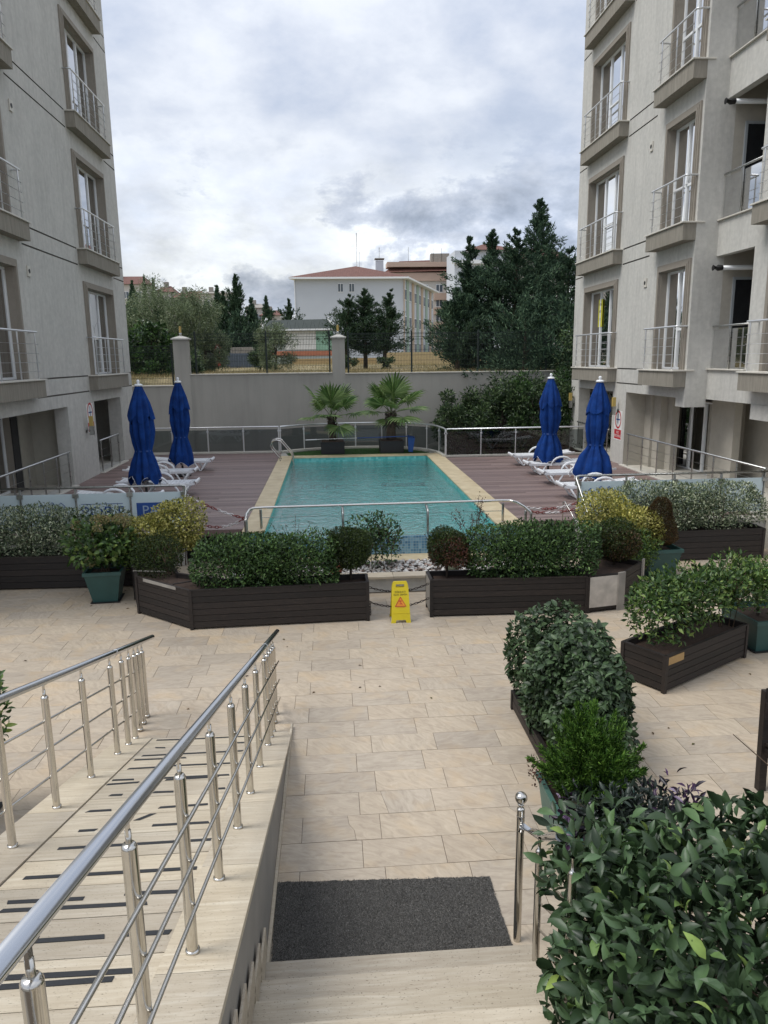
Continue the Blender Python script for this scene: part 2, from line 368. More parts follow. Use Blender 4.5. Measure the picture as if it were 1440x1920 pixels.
m = Mat('deck_board'); g = m.n('ShaderNodeNewGeometry'); a = m.noise(m.pos(scale=(.6, 12, 1)), 3, 5, .6)
c = m.ramp(g.outputs['Random Per Island'], [(0, S('#6c5952')), (.35, S('#776460')), (.7, S('#826e68')), (1, S('#8d7a73'))])
c = m.mix(1., c, m.ramp(a, [(.3, .85), (.7, 1.12)]), 'MULTIPLY'); m.base(c); m.setp(Roughness=.55)
gr = m.noise(m.pos(scale=(.2, 60, 1)), 1.2, 2); m.bump(gr, .35, .004); DECK = m.m
m = Mat('mosaic_blue'); p = m.pos(scale=(1, 1, 1)); ck = m.n('ShaderNodeTexVoronoi'); ck.feature = 'F1'; ck.distance = 'CHEBYCHEV'; ck.inputs['Scale'].default_value = 18; ck.inputs['Randomness'].default_value = 0
m.l(p, ck.inputs['Vector']); c = m.ramp(m.n('ShaderNodeNewGeometry').outputs['Position'], [(0, 0.), (1, 1.)])
wn1 = m.n('ShaderNodeTexWhiteNoise'); m.l(ck.outputs['Position'], wn1.inputs['Vector'])
c = m.ramp(wn1.outputs['Value'], [(0, S('#3f6f8e')), (.5, S('#5c8ba6')), (1, S('#86adbf'))]); c = m.mix(m.ramp(ck.outputs['Distance'], [(.42, 0.), (.46, 1.)]), c, S('#9fb0b4')); m.base(c); m.setp(Roughness=.3); MOSAIC = m.m
m = Mat('pool_tile'); p = m.pos(); ck = m.n('ShaderNodeTexVoronoi'); ck.distance = 'CHEBYCHEV'; ck.inputs['Scale'].default_value = 12; ck.inputs['Randomness'].default_value = 0; m.l(p, ck.inputs['Vector'])
wn1 = m.n('ShaderNodeTexWhiteNoise'); m.l(ck.outputs['Position'], wn1.inputs['Vector'])
c = m.ramp(wn1.outputs['Value'], [(0, S('#4fb4b2')), (.5, S('#66c5c2')), (1, S('#86d6d2'))]); m.base(c); m.setp(Roughness=.4); POOLT = m.m
# water
m = Mat('pool_water'); m.t.nodes.remove(m.b); p = m.pos(); 
h1 = m.noise(m.pos(scale=(1, 1.0, 1)), 3.4, 4, .6, .8); h2 = m.noise(m.pos(scale=(1.2, 1.0, 1)), 10, 3, .6, .5)
hs = m.n('ShaderNodeMath', operation='MULTIPLY_ADD'); m.l(h2, hs.inputs[0]); hs.inputs[1].default_value = .35; m.l(h1, hs.inputs[2])
bp = m.n('ShaderNodeBump'); bp.inputs['Strength'].default_value = 1.; bp.inputs['Distance'].default_value = .065; m.l(hs.outputs[0], bp.inputs['Height'])
tb = m.n('ShaderNodeBsdfTransparent'); tb.inputs['Color'].default_value = (.55, .90, .89, 1)
gl = m.n('ShaderNodeBsdfGlossy'); gl.inputs['Roughness'].default_value = .03; gl.inputs['Color'].default_value = (1, 1, 1, 1); m.l(bp.outputs[0], gl.inputs['Normal'])
fz = m.n('ShaderNodeFresnel'); fz.inputs['IOR'].default_value = 1.40; m.l(bp.outputs[0], fz.inputs['Normal'])
fm = m.n('ShaderNodeMath', operation='MULTIPLY'); fm.use_clamp = True; fm.inputs[1].default_value = 2.1; m.l(fz.outputs[0], fm.inputs[0])
ms = m.n('ShaderNodeMixShader'); m.l(fm.outputs[0], ms.inputs[0]); m.l(tb.outputs[0], ms.inputs[1]); m.l(gl.outputs[0], ms.inputs[2]); m.l(ms.outputs[0], m.o.inputs['Surface']); WATER = m.m
# dark stained planks
m = Mat('dark_plank'); oi = m.n('ShaderNodeObjectInfo'); a = m.noise(m.pos(scale=(3, 3, 30)), 3, 7, .7); b = m.noise(m.pos(), 1.4, 3)
c = m.ramp(a, [(.35, S('#16110f')), (.58, S('#241d19')), (.72, S('#40342b')), (.85, S('#5c4c3f'))]); c = m.mix(1., c, m.ramp(oi.outputs['Random'], [(0, .55), (1, 1.35)]), 'MULTIPLY')
m.base(c); m.setp(Roughness=.62); m.bump(a, .35, .004); PLANK = m.m
RAWWOOD = plain('raw_wood', S('#a8895a'), .7, var=.12, scale=18)
GREYBOARD = plain('grey_board', S('#8d8880'), .8, var=.18, scale=4)
SOIL = plain('soil', S('#3b2d24'), .95, var=.4, scale=30, bump=.8, bscale=90)
POTGREEN = plain('green_plastic', S('#274a46'), .45, var=.1)
POTBLACK = plain('black_plastic', S('#1b1d20'), .5)
BLUE = Mat('blue_canvas'); g_ = BLUE.noise(BLUE.pos(), 5, 4); BLUE.base(BLUE.ramp(g_, [(.3, S('#0c2a60')), (.7, S('#153f84'))])); BLUE.setp(Roughness=.85, Specular_IOR_Level=.2); BLUE.bump(BLUE.noise(BLUE.pos(), 14, 4), .3, .02); BLUE = BLUE.m
PIPING = plain('white_piping', S('#d6d8da'), .6)
PLASTICW = plain('white_plastic', S('#e4e6e8'), .35, var=.02)
ROOF = Mat('roof_tiles'); a = ROOF.noise(ROOF.pos(), 2.5, 5, .7); bw = ROOF.n('ShaderNodeTexWave'); bw.inputs['Scale'].default_value = 1.2; ROOF.l(ROOF.pos(), bw.inputs['Vector'])
ROOF.base(ROOF.ramp(a, [(.3, S('#573a31')), (.6, S('#6b483e')), (.8, S('#82614f'))])); ROOF.setp(Roughness=.85); ROOF.bump(bw.outputs['Fac'], .5, .05); ROOF = ROOF.m
SCHOOLW = plain('pale_wall', S('#b9bec4'), .9, var=.03, scale=.3)
FENCEG = plain('fence_green_black', S('#1c2a27'), .5)
BARK = plain('bark', S('#4a4036'), .9, var=.3, scale=12, bump=.7, bscale=40)
TWIG = plain('twig', S('#5b4a3a'), .85, var=.2, scale=20)
L_HEDGE = leafmat('leaf_hedge', [(0, S('#20311a')), (.4, S('#334b27')), (.8, S('#4f6c39')), (1, S('#6d8a4b'))])
L_VARIEG = leafmat('leaf_variegated', [(0, S('#2b3a28')), (.35, S('#4f6044')), (.65, S('#808d6c')), (.88, S('#b4bb9a')), (1, S('#d4d7bc'))], trans=.2)
L_YELLOW = leafmat('leaf_yellow', [(0, S('#4a5626')), (.3, S('#85863c')), (.65, S('#b0a956')), (1, S('#d0c880'))], trans=.2)
L_YGREEN = leafmat('leaf_yellow_lower', [(0, S('#23381a')), (.5, S('#3f5a28')), (1, S('#70863b'))])  # green lower leaves of the yellow shrubs, their own colour
L_GLOSSY = leafmat('leaf_glossy', [(0, S('#1e2c22')), (.45, S('#2f4434')), (.8, S('#465c46')), (.93, S('#56704c')), (1, S('#7c9450'))], rough=.42, spec=.4, trans=.15)
L_MID = leafmat('leaf_mid', [(0, S('#1c3018')), (.5, S('#33502b')), (1, S('#5a7a40'))], rough=.4, spec=.45, trans=.2)
L_LIGHT = leafmat('leaf_light', [(0, S('#22371c')), (.5, S('#3e592b')), (.85, S('#5f7a3c')), (1, S('#8a9c54'))], rough=.4, spec=.4, trans=.25)
L_TOPI = leafmat('leaf_topiary', [(0, S('#18260f')), (.6, S('#2f4019')), (1, S('#4c5c28'))])
L_BROWN = leafmat('leaf_browned', [(0, S('#2e2416')), (.5, S('#4d3a24')), (.8, S('#5f4a2c')), (1, S('#4e5526'))])
L_REDBR = leafmat('leaf_red_brown', [(0, S('#2c1d17')), (.5, S('#54312a')), (.75, S('#6e4335')), (1, S('#3f4a22'))])
L_THUJA = leafmat('leaf_thuja', [(0, S('#28421a')), (.5, S('#446827')), (1, S('#739640'))], trans=.3)
L_PURPLE = leafmat('leaf_purple', [(0, S('#1a1620')), (.5, S('#2c2434')), (.8, S('#54345c')), (1, S('#988ca2'))], rough=.35, spec=.5)
L_DKGREY = leafmat('leaf_grey_dark', [(0, S('#1b2320')), (1, S('#3d4a40'))], rough=.35, spec=.5)
L_CONIF = leafmat('needle_dark', [(0, S('#26382e')), (.5, S('#415846')), (1, S('#688062'))], rough=.7, spec=.15, trans=.2)
L_CONIF2 = leafmat('needle_green', [(0, S('#253728')), (.5, S('#3c523c')), (1, S('#5d7256'))], rough=.7, spec=.15, trans=.15)
L_OLIVE = leafmat('leaf_olive', [(0, S('#46573c')), (.5, S('#6d7e5a')), (1, S('#9aa382'))], trans=.25)
L_LAUREL = leafmat('leaf_laurel', [(0, S('#233222')), (.5, S('#3e5436')), (1, S('#6a7f50'))], rough=.4, spec=.4)
L_PALM = leafmat('leaf_palm', [(0, S('#3f5a2c')), (.5, S('#5f7d40')), (1, S('#8fa468'))], rough=.4, spec=.4, trans=.3)
L_FLOWER = leafmat('dried_flower', [(0, S('#5f6a3a')), (.5, S('#8a8558')), (1, S('#a98f70'))])
L_DRY = leafmat('dry_grass', [(0, S('#857a58')), (.5, S('#9c8d68')), (.85, S('#b3a57f')), (1, S('#6f7650'))], rough=.9, spec=.1)
RED = plain('sign_red', S('#b3262e'), .5); BLACK = plain('black_paint', S('#141414'), .6); YELLOW = plain('yellow_plastic', S('#c7b31c'), .4, var=.05)
SIGNW = plain('sign_white', S('#dcdcd8'), .5, var=.02); SIGNB = plain('sign_blue', S('#274b8c'), .5); ORANGE = plain('sign_orange', S('#d98a2a'), .5)
# ================================================================ THE SETTING
rng = np.random.default_rng(5); rnd_ = random.Random(7)
def struct(name, mb, mat, parent=None, org=None, kind='structure'): return mb.build(name, mat, parent, org, kind)
# terrain: paved lower ground, then the field beyond the retaining wall, rising far behind
def field_z(x, y):
    return 3.30+.0045*(y-30)+(max(0, y-125)**1.05)*.02+.12*math.sin(x*.21+y*.13)*min(1, max(0, (y-32)/20))+max(0, -x-14)*.03*min(1, max(0, (y-60)/60))
mb = MB(); xs = [-420, -260, -160, -100, -60]+list(range(-40, 42, 4))+[60, 100, 160, 260, 420]; ys = [30.26, 30.9, 32, 34, 37, 40, 44, 48, 54, 60, 68, 78, 90, 105, 125, 150, 190, 250, 350, 520]
for y in ys:
    for x in xs: mb.v.append((x, y, field_z(x, y) if y > 30.5 else 2.93))
nx = len(xs)
for j in range(len(ys)-1):
    for i in range(nx-1): mb.f.append((j*nx+i, j*nx+i+1, (j+1)*nx+i+1, (j+1)*nx+i)); mb.sm.append(True)
mt = Mat('dry_field'); a_ = mt.noise(mt.pos(), .35, 8, .7); b_ = mt.noise(mt.pos(), 4, 6, .7)
c_ = mt.ramp(a_, [(.35, S('#74704f')), (.5, S('#8d8160')), (.7, S('#a09170'))]); c_ = mt.mix(1., c_, mt.ramp(b_, [(.3, .75), (.7, 1.15)]), 'MULTIPLY')
mt.base(c_); mt.setp(Roughness=.95); mt.bump(b_, .8, .1)
struct('field_ground', mb, mt.m)
mb = MB()
for xa, xb, ya, yb in ((-420, 420, -60, 14.27), (-420, -1.53, 14.27, 25.78), (3.48, 420, 14.27, 25.78), (-420, 420, 25.78, 30.1)): mb.quad((xa, ya, -.03), (xb, ya, -.03), (xb, yb, -.03), (xa, yb, -.03))
struct('ground', mb, plain('ground_concrete', S('#7d7a74'), .9, scale=1))
# terrace floor: grout bed + individually laid tiles
terr = thing('terrace_floor', None, None, (0, 8, 0), kind='structure')
mb = MB(); mb.box(-9, 12, -2, 14.26, -.028, -.004); mb.build('grout_bed', GROUT, terr)
TL, TW, G = .680, .3525, .004
tiles = []
for r in range(-12, 27):
    y0 = 5.222+(r-0)*TW
    off = .17 if r % 2 == 0 else -.34
    if y0 > 14.55: continue
    for k in range(-13, 16):
        x0 = off+k*TL
        if x0 > 10.4 or x0+TL < -8.2: continue
        if y0+TW > 12.3 and -1.85 < x0+TL/2 < 3.9: continue
        # hidden under the ramp
        if x0 > -2.3 and x0+TL < -.5 and y0+TW < 7.3: continue
        if y0+TW < 4.1 and -2.3 < x0+TL/2 < 1.2: continue
        tiles.append((x0, y0, abs(x0+TL/2)/ (y0+1), y0))
def tile_seen(t):     # horizontally inside the frame with a margin
    return -0.62*t[1]-.3 < t[0]+TL/2 < .76*t[1]+.2
near = sorted([t for t in tiles if tile_seen(t)], key=lambda t: t[1])[:294]; nearset = set((t[0], t[1]) for t in near)
unitm = MB(); unitm.bbox(G/2, TL-G/2, G/2, TW-G/2, -.012, 0, .0015); tm = unitm.mesh('tile'); tm.materials.append(TILE)
cracks = {(round(.17, 2), round(5.222+TW*2-TW*2, 2)): 1}
def cracked(x0, y0, pts):
    """one tile broken in two along a jagged line from its far edge to its near edge"""
    L = [(x0+G/2, y0+G/2)]+[(x0+u*TL-.0016, y0+v*TW) for u, v in pts]+[(x0+G/2, y0+TW-G/2)]
    Rr = [(x0+TL-G/2, y0+G/2), (x0+TL-G/2, y0+TW-G/2)]+[(x0+u*TL+.0016, y0+v*TW) for u, v in reversed(pts)]
    for poly in (L, Rr):
        q = MB(); q.prism(poly, -.012, 0); q.build('tile', TILE, terr)
CR = {0: (2, 0, [(.62, .01), (.56, .3), (.66, .6), (.40, .99)]), }
crk = []
for t in near:
    x0, y0 = t[0], t[1]; r = round((y0-5.222)/TW)
    key = None
    if r == 0 and abs(x0-.85) < .02: key = [(.86, .01), (.62, .25), (.55, .7), (.47, .99)]
    if r == 1 and abs(x0+.34) < .02: key = [(.68, .01), (.66, .4), (.60, .62), (.58, .99)]
    if r == 2 and abs(x0-.17) < .02: key = [(.38, .01), (.30, .99)]
    if r == 1 and abs(x0-1.02) < .02: key = [(.94, .01), (.85, .5), (.82, .7), (.72, .99)]
    if key: cracked(x0, y0, key); continue
    o = bpy.data.objects.new('tile', tm); COL.objects.link(o); o.parent = terr; o.location = (x0, y0-8, rnd_.uniform(-.0012, .0008))
    o.rotation_euler = (rnd_.gauss(0, .0006), rnd_.gauss(0, .0006), 0); reg(o, (0, 0, 0))
mb = MB()
for t in tiles:
    if (t[0], t[1]) in nearset: continue
    z = rnd_.uniform(-.0012, .0008); mb.bbox(t[0]+G/2, t[0]+TL-G/2, t[1]+G/2, t[1]+TW-G/2, -.012, z, .0015)
mb.build('far_tiles', TILE, terr, kind='stuff')

# ---- staircase and ramp
st = thing('staircase', 'travertine staircase coming down to the mat beside the ramp wall', 'stairs', (.35, 4.1, 0))
for k in range(15):
    yf = 4.165-.31*k; z = .16*(k+1)
    mb = MB(); mb.bbox(-.52, 1.26+.02*min(k, 3), yf-.325, yf, z-.03, z, .006); mb.build('tread', TRAV if k % 2 else TRAV2, st)
    mb = MB(); mb.box(-.52, 1.24, yf-.31, yf-.012, z-.16 if k else .0, z-.031); mb.build('riser', TRAV, st)
for k in range(1, 6):
    yf = 4.165-.31*k; z = .16*(k+1)
    mb = MB(); mb.bbox(-.519, -.503, yf-.02, yf+.31, z-.10, z+.10, .003); mb.build('skirting', TRAV, st)
SL = .279
def rz(y): return max(0., SL*(7.5-y))
rp = thing('ramp', 'sloping travertine ramp with black anti-slip strips between two steel railings', 'ramp', (-1.4, 7.4, 0))
Y0 = .9
mb = MB(); mb.add([(x, y, z) for x in (-2.36, -.535) for y, z in ((7.5, 0), (Y0, 0), (Y0, rz(Y0)-.03), (7.5, -.03+.03))], [(0, 1, 2, 3), (7, 6, 5, 4), (1, 5, 6, 2), (3, 2, 6, 7), (0, 4, 5, 1)])
mb.build('side_wall', PLASTER2, rp)
def slanted(mb, x0, x1, ya, yb, t0, t1):
    vs = [(x, y, rz(y)+t) for t in (t0, t1) for x, y in ((x0, ya), (x1, ya), (x1, yb), (x0, yb))]
    mb.add(vs, [(3, 2, 1, 0), (4, 5, 6, 7), (0, 1, 5, 4), (1, 2, 6, 5), (2, 3, 7, 6), (3, 0, 4, 7)])
y = 7.49
jy = [7.49]; 
while jy[-1] > Y0+.4: jy.append(jy[-1]-.3985)
for a, b in zip(jy[:-1], jy[1:]):
    mb = MB(); slanted(mb, -2.008, -.862, b+.004, a-.004, -.028, 0+rnd_.uniform(-.001, .001)); mb.build('slab', TRAV, rp)
for x0, x1 in ((-2.38, -2.016), (-.856, -.512)):
    a = 7.5
    while a > Y0+.2:
        b = max(a-1.15, Y0); mb = MB(); slanted(mb, x0, x1, b+.002, a-.002, -.028, .012); mb.build('kerb', TRAV, rp); a = b
mb = MB(); slanted(mb, -2.0155, -2.0085, Y0, 7.49, -.03, -.004); slanted(mb, -.8615, -.8565, Y0, 7.49, -.03, -.004); mb.build('joint', GROUT, rp)
# thin skirting at the foot of the ramp wall
mb = MB(); mb.bbox(-.534, -.508, 3.9, 7.6, 0, .05, .004); mb.build('foot_skirting', TRAV, rp)
TAPE = plain('anti_slip_tape', S('#2c2e31'), .85, var=.15, scale=60)
tapes = [(-1.88, -.89, 4.49), (-1.85, -1.73, 4.80), (-1.93, -1.75, 5.21), (-1.34, -.95, 4.83), (-1.92, -.88, 4.055), (-1.87, -1.46, 3.74), (-1.87, -1.08, 3.64), (-1.24, -.91, 3.76),
         (-1.62, -1.2, 3.29), (-1.1, -.87, 3.3), (-1.75, -.97, 2.98), (-1.8, -1.04, 2.90), (-1.4, -1.02, 5.21), (-1.99, -1.8, 6.0), (-2.0, -1.73, 5.88), (-1.88, -1.78, 5.58),
         (-1.94, -1.68, 6.34), (-1.98, -1.48, 6.64), (-1.94, -.96, 6.78), (-1.88, -1.78, 7.08), (-1.94, -1.68, 7.40), (-1.56, -1.02, 6.37), (-1.58, -.97, 5.99), (-1.52, -1.06, 5.93),
         (-1.11, -.95, 5.6), (-1.53, -1.37, 5.6), (-1.07, -.98, 7.13), (-1.6, -1.0, 7.38), (-1.9, -1.3, 2.55), (-1.85, -1.0, 2.2)]
for x0, x1, yy in tapes:
    s_ = rnd_.gauss(0, .012); h = .022
    j = [rnd_.uniform(-.012, .012) for _ in range(4)]
    P_ = [(x0+j[0], yy-h), (x1+j[1], yy-h+s_), (x1+j[2], yy+h+s_), (x0+j[3], yy+h)]
    mb = MB(); mb.add([(a, b, rz(b)+.0035) for a, b in P_]+[(a, b, rz(b)+.0005) for a, b in P_], [(0, 1, 2, 3), (0, 4, 5, 1), (1, 5, 6, 2), (2, 6, 7, 3), (3, 7, 4, 0)]); mb.build('grip_strip', TAPE, rp)
mb = MB(); P_ = [(-1.52, 4.95), (-1.47, 4.95), (-1.38, 5.08), (-1.43, 5.08)]; mb.add([(a, b, rz(b)+.0035) for a, b in P_], [(0, 1, 2, 3)]); mb.build('grip_strip', TAPE, rp)

def ramp_rail(name, label, x, side, posts, y_end, ends):
    t = thing(name, label, 'railing', (x, 5, 0))
    def top(yy): return SL*(7.5-yy)+1.06
    mb = MB(); y_near = .75
    mb.tube([(x, y_near, top(y_near)), (x, y_end, top(y_end))], .028, 24); mb.build('handrail', STEELR, t)
    mb = MB(); mb.tube([(x, 7.02, top(7.02)), (x, 7.05, top(7.05))], .0292, 20); mb.build('rail_joint', STEEL3, t)
    for yy in posts:
        zb = rz(yy)+.01; zt = top(yy)-.115
        po = MB().lathe((x, yy, 0), [(0, zb), (.027, zb), (.027, zt-.012), (.020, zt), (0, zt)], 20).build('post', STEEL, t)
        MB().lathe((x, yy, 0), [(.027, zb), (.034, zb), (.034, zb+.022), (.027, zb+.025)], 20).build('base_collar', STEEL, po)
        m2 = MB(); m2.lathe((x, yy, 0), [(.011, zt), (.011, zt+.05), (0, zt+.05)], 12); m2.box(x-.005, x+.005, yy-.012, yy+.012, zt+.03, zt+.085)
        m2.obox((x, yy, zt+.088), .03, .07, .006, Matrix.Rotation(-math.atan(SL), 3, 'X')); m2.build('saddle', STEEL, po)
    for hh in (.27, .50, .73):
        mb = MB(); mb.tube([(x+side*.036, y_near, top(y_near)-1.06+hh), (x+side*.036, y_end-.42, top(y_end-.42)-1.06+hh)], .0095, 10); mb.build('rod', STEEL, t)
    return t
ramp_rail('ramp_railing', 'steel railing on the staircase side of the ramp, its handrail crossing the lower left corner', -.72, 1, [.75, 1.5, 2.28, 3.07, 3.85, 4.66, 5.41, 6.15, 6.92, 7.25, 7.5, 7.72, 7.93], 8.62, 0)
ramp_rail('ramp_railing', 'steel railing on the far outer side of the ramp, in front of the open terrace', -2.19, -1, [1.4, 2.18, 2.97, 3.76, 4.54, 5.30, 6.08, 6.85, 7.22, 7.48, 7.68, 7.84, 8.0], 8.5, 0)
# stair railing on the right with its ball-topped newel
t = thing('stair_railing', 'steel stair railing with a ball-topped newel post beside the mat', 'railing', (1.21, 4.38, 0))
nw = MB().lathe((1.205, 4.38, 0), [(0, 0), (.027, 0), (.027, 1.02), (.022, 1.03), (.012, 1.035), (.012, 1.05), (.022, 1.055), (.022, 1.062), (.012, 1.066)], 20).build('post', STEEL, t)
MB().lathe((1.205, 4.38, 1.105), [(.042*math.sin(math.pi*k/12), -.042*math.cos(math.pi*k/12)) for k in range(13)], 20).build('ball', STEEL, nw)
def sr(yy): return .9+ (4.38-yy)*.516
mb = MB(); mb.tube([(1.215, 4.36, .90), (1.27, 4.25, .93), (1.28, 4.15, .97), (1.285, 3.80, sr(3.80)+.02)], .027, 18); mb.build('handrail', STEELR, t)
MB().tube([(1.205, 4.38, .865), (1.205, 4.38, .975)], .029, 18).build('clamp', STEEL, t)
for yy, k in ((4.03, 0), (3.42, 2)):
    zb = .16*(k+1); MB().lathe((1.235, yy, 0), [(0, zb), (.024, zb), (.024, sr(yy)-.12), (.017, sr(yy)-.11), (.01, sr(yy)-.105), (.01, sr(yy)-.03)], 18).build('post', STEEL, t)
for hh in (.22, .42, .60):
    MB().tube([(1.28, 4.13, sr(4.13)-.95+hh), (1.28, 3.35, sr(3.35)-.95+hh)], .0075, 8).build('rod', STEEL, t)

# ---- swimming pool
basin = thing('pool_basin', None, None, (1, 20, 0), kind='structure')
PX0, PX1, PY0, PY1, PF, WZ = -1.40, 3.35, 14.40, 25.65, -.12, .52
mb = MB(); mb.box(PX0-.1, PX1+.1, PY0, PY1+.1, PF-.1, PF); mb.build('floor', POOLT, basin)
mb = MB(); mb.box(PX0-.12, PX0, PY0, PY1+.12, PF, .63); mb.box(PX1, PX1+.12, PY0, PY1+.12, PF, .63); mb.box(PX0, PX1, PY1, PY1+.12, PF, .63); mb.build('inner_wall', POOLT, basin)
mb = MB(); mb.box(-1.78, 3.86, PY0-.12, PY0-.002, 0, .515); mb.build('overflow_wall', MOSAIC, basin)
mb = MB(); mb.box(-1.78, PX0-.002, PY0-.001, PY0+.28, 0, .63); mb.box(PX1+.002, 3.86, PY0-.001, PY0+.28, 0, .63); mb.build('corner_block', MOSAIC, basin)
# a ledge line along the inside walls
mb = MB(); mb.box(PX0, PX1, PY1-.34, PY1-.001, PF, .30); mb.build('step_ledge', POOLT, basin)
NAVY = plain('navy_mosaic', S('#123a4a'), .4)
lt = thing('pool_lettering', 'dark mosaic letters and house emblem set in the pool floor', 'lettering', (1, 24, PF+.004))
place_text('P O R T', .62, (.55, 24.1, PF+.006), (1, 0, 0), (0, 1, 0), NAVY, lt, wide=.72)
for hx in (-1.0, -.6, -.2):
    mb = MB(); z = PF+.006
    for a, b in (((0, 0), (0, .62)), ((.3, 0), (.3, .62)), ((0, .62), (.15, .85)), ((.15, .85), (.3, .62))):
        mb.beam((hx+a[0], 23.75+a[1], z), (hx+b[0], 23.75+b[1], z), .05, .004)
    mb.build('house_emblem', NAVY, lt)
mb = MB(); mb.box(1.62, 3.08, 23.78, 24.42, PF, PF+.004); mb.build('band', NAVY, lt)
place_text('PARK', .5, (2.35, 24.1, PF+.0075), (1, 0, 0), (0, 1, 0), POOLT, lt, wide=.95)
mb = MB()
mb.quad((PX0, PY0-.10, WZ), (PX1, PY0-.10, WZ), (PX1, PY1, WZ), (PX0, PY1, WZ)); struct('pool_water', mb, WATER)
cop = thing('pool_coping', None, None, (1, 20, .65), kind='structure')
def run(x0, x1, y0, y1, n, axis):
    for i in range(n):
        mb = MB()
        if axis == 'y': a = y0+(y1-y0)*i/n; b = y0+(y1-y0)*(i+1)/n; mb.bbox(x0, x1, a+.002, b-.002, .632, .672, .006)
        else: a = x0+(x1-x0)*i/n; b = x0+(x1-x0)*(i+1)/n; mb.bbox(a+.002, b-.002, y0, y1, .632, .672, .006)
        mb.build('coping_stone', COPING, cop)
run(-1.82, PX0+.03, 14.40, 25.62, 19, 'y'); run(PX1-.03, 3.87, 14.40, 25.62, 19, 'y'); run(-1.82, 3.87, 25.624, 26.08, 10, 'x')
# artificial turf and its curved platform
arc = [(-1.84, 27.05), (-1.5, 27.3), (-1.0, 27.6), (-.35, 27.85), (.4, 28.0), (1.1, 28.05), (1.9, 27.98), (2.6, 27.7), (3.15, 27.3), (3.55, 26.75), (3.78, 26.1), (3.86, 25.4), (3.87, 24.9)]
mb = MB(); mb.prism([(-1.82, 26.085)]+arc[:-2]+[(3.80, 26.085)], 0, .655); struct('palm_platform', mb, PLASTER)
TURFB = plain('turf_base', S('#2c4a1c'), .9, var=.25, scale=30)
turf_poly = [(-1.5, 26.09)]+[(x*.93+.07, y-.18) for x, y in arc[:-3]]+[(3.5, 26.09)]
mb = MB(); mb.prism(turf_poly, .656, .668); struct('turf_base', mb, TURFB)
n = 9000; P = np.column_stack([rng.uniform(-1.5, 3.5, n), rng.uniform(26.1, 27.9, n), np.full(n, .665)])
lim = np.interp(P[:, 0], [a for a, b in turf_poly[1:-1]], [b for a, b in turf_poly[1:-1]]); P = P[P[:, 1] < lim-.02]
o = link('artificial_grass', leafmesh('artificial_grass', P, rng.normal(size=(len(P), 3))*.35+np.array((0, 0, 1)), rng.normal(size=(len(P), 3)), .03, .008, T_NEEDLE), leafmat('turf_blade', [(0, S('#23481a')), (1, S('#4a7a2c'))]), None)
tag(o, 'short green artificial grass under the potted palms', 'grass', kind='stuff')
mb = MB()
for (xa, ya), (xb, yb) in zip(arc[:-1], arc[1:]): mb.beam((xa, ya, .70), (xb, yb, .70), .16, .06)
mb.beam((-7.0, 27.2, .70), (-1.84, 27.05, .70), .12, .06); mb.beam((3.87, 24.9, .70), (9.0, 24.9, .70), .12, .06)
struct('white_kerb', mb, STONE_SILL)
# ---- decks
def deck(name, x0, x1, y0, y1, notch=None):
    d = thing(name, None, None, ((x0+x1)/2, (y0+y1)/2, .6), kind='structure')
    mb = MB(); y = y0; k = 0
    while y < y1-.05:
        xa = x0
        cuts = sorted([rnd_.uniform(x0+.5, x1-.5)])
        for a, b in zip([x0]+cuts, cuts+[x1]): mb.box(a+.002, b-.002, y, y+.138, .640, .664+rnd_.uniform(-.001, .001))
        y += .145
    mb.build('deck_boards', DECK, d, kind='stuff')
    mb = MB(); mb.box(x0, x1, y0+.02, y1, .60, .632); mb.build('joists', BLACK, d)
    mb = MB(); mb.box(x0, x1, y0-.022, y0-.002, .54, .672); mb.build('fascia_board', DECK, d)
    mb = MB(); mb.box(x0, x1, y0+.25, y0+.3, .0, .6); mb.build('dark_void_sheet', BLACK, d)  # black sheet painting in the shade of the void under the deck
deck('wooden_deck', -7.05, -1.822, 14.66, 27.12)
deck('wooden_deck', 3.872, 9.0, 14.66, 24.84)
mb = MB(); mb.box(-11, -2.95, 14.46, 14.63, 0, .60); mb.box(5.0, 13, 14.46, 14.63, 0, .60); mb.box(-11, -2.95, 14.44, 14.64, .601, .632); struct('deck_edge_wall', mb, STUCCO)
mb = MB(); mb.bbox(-11, -2.93, 14.42, 14.632, .634, .672, .005); mb.bbox(4.98, 13, 14.42, 14.632, .602, .672, .005); struct('edge_stone', mb, STONE_SILL)
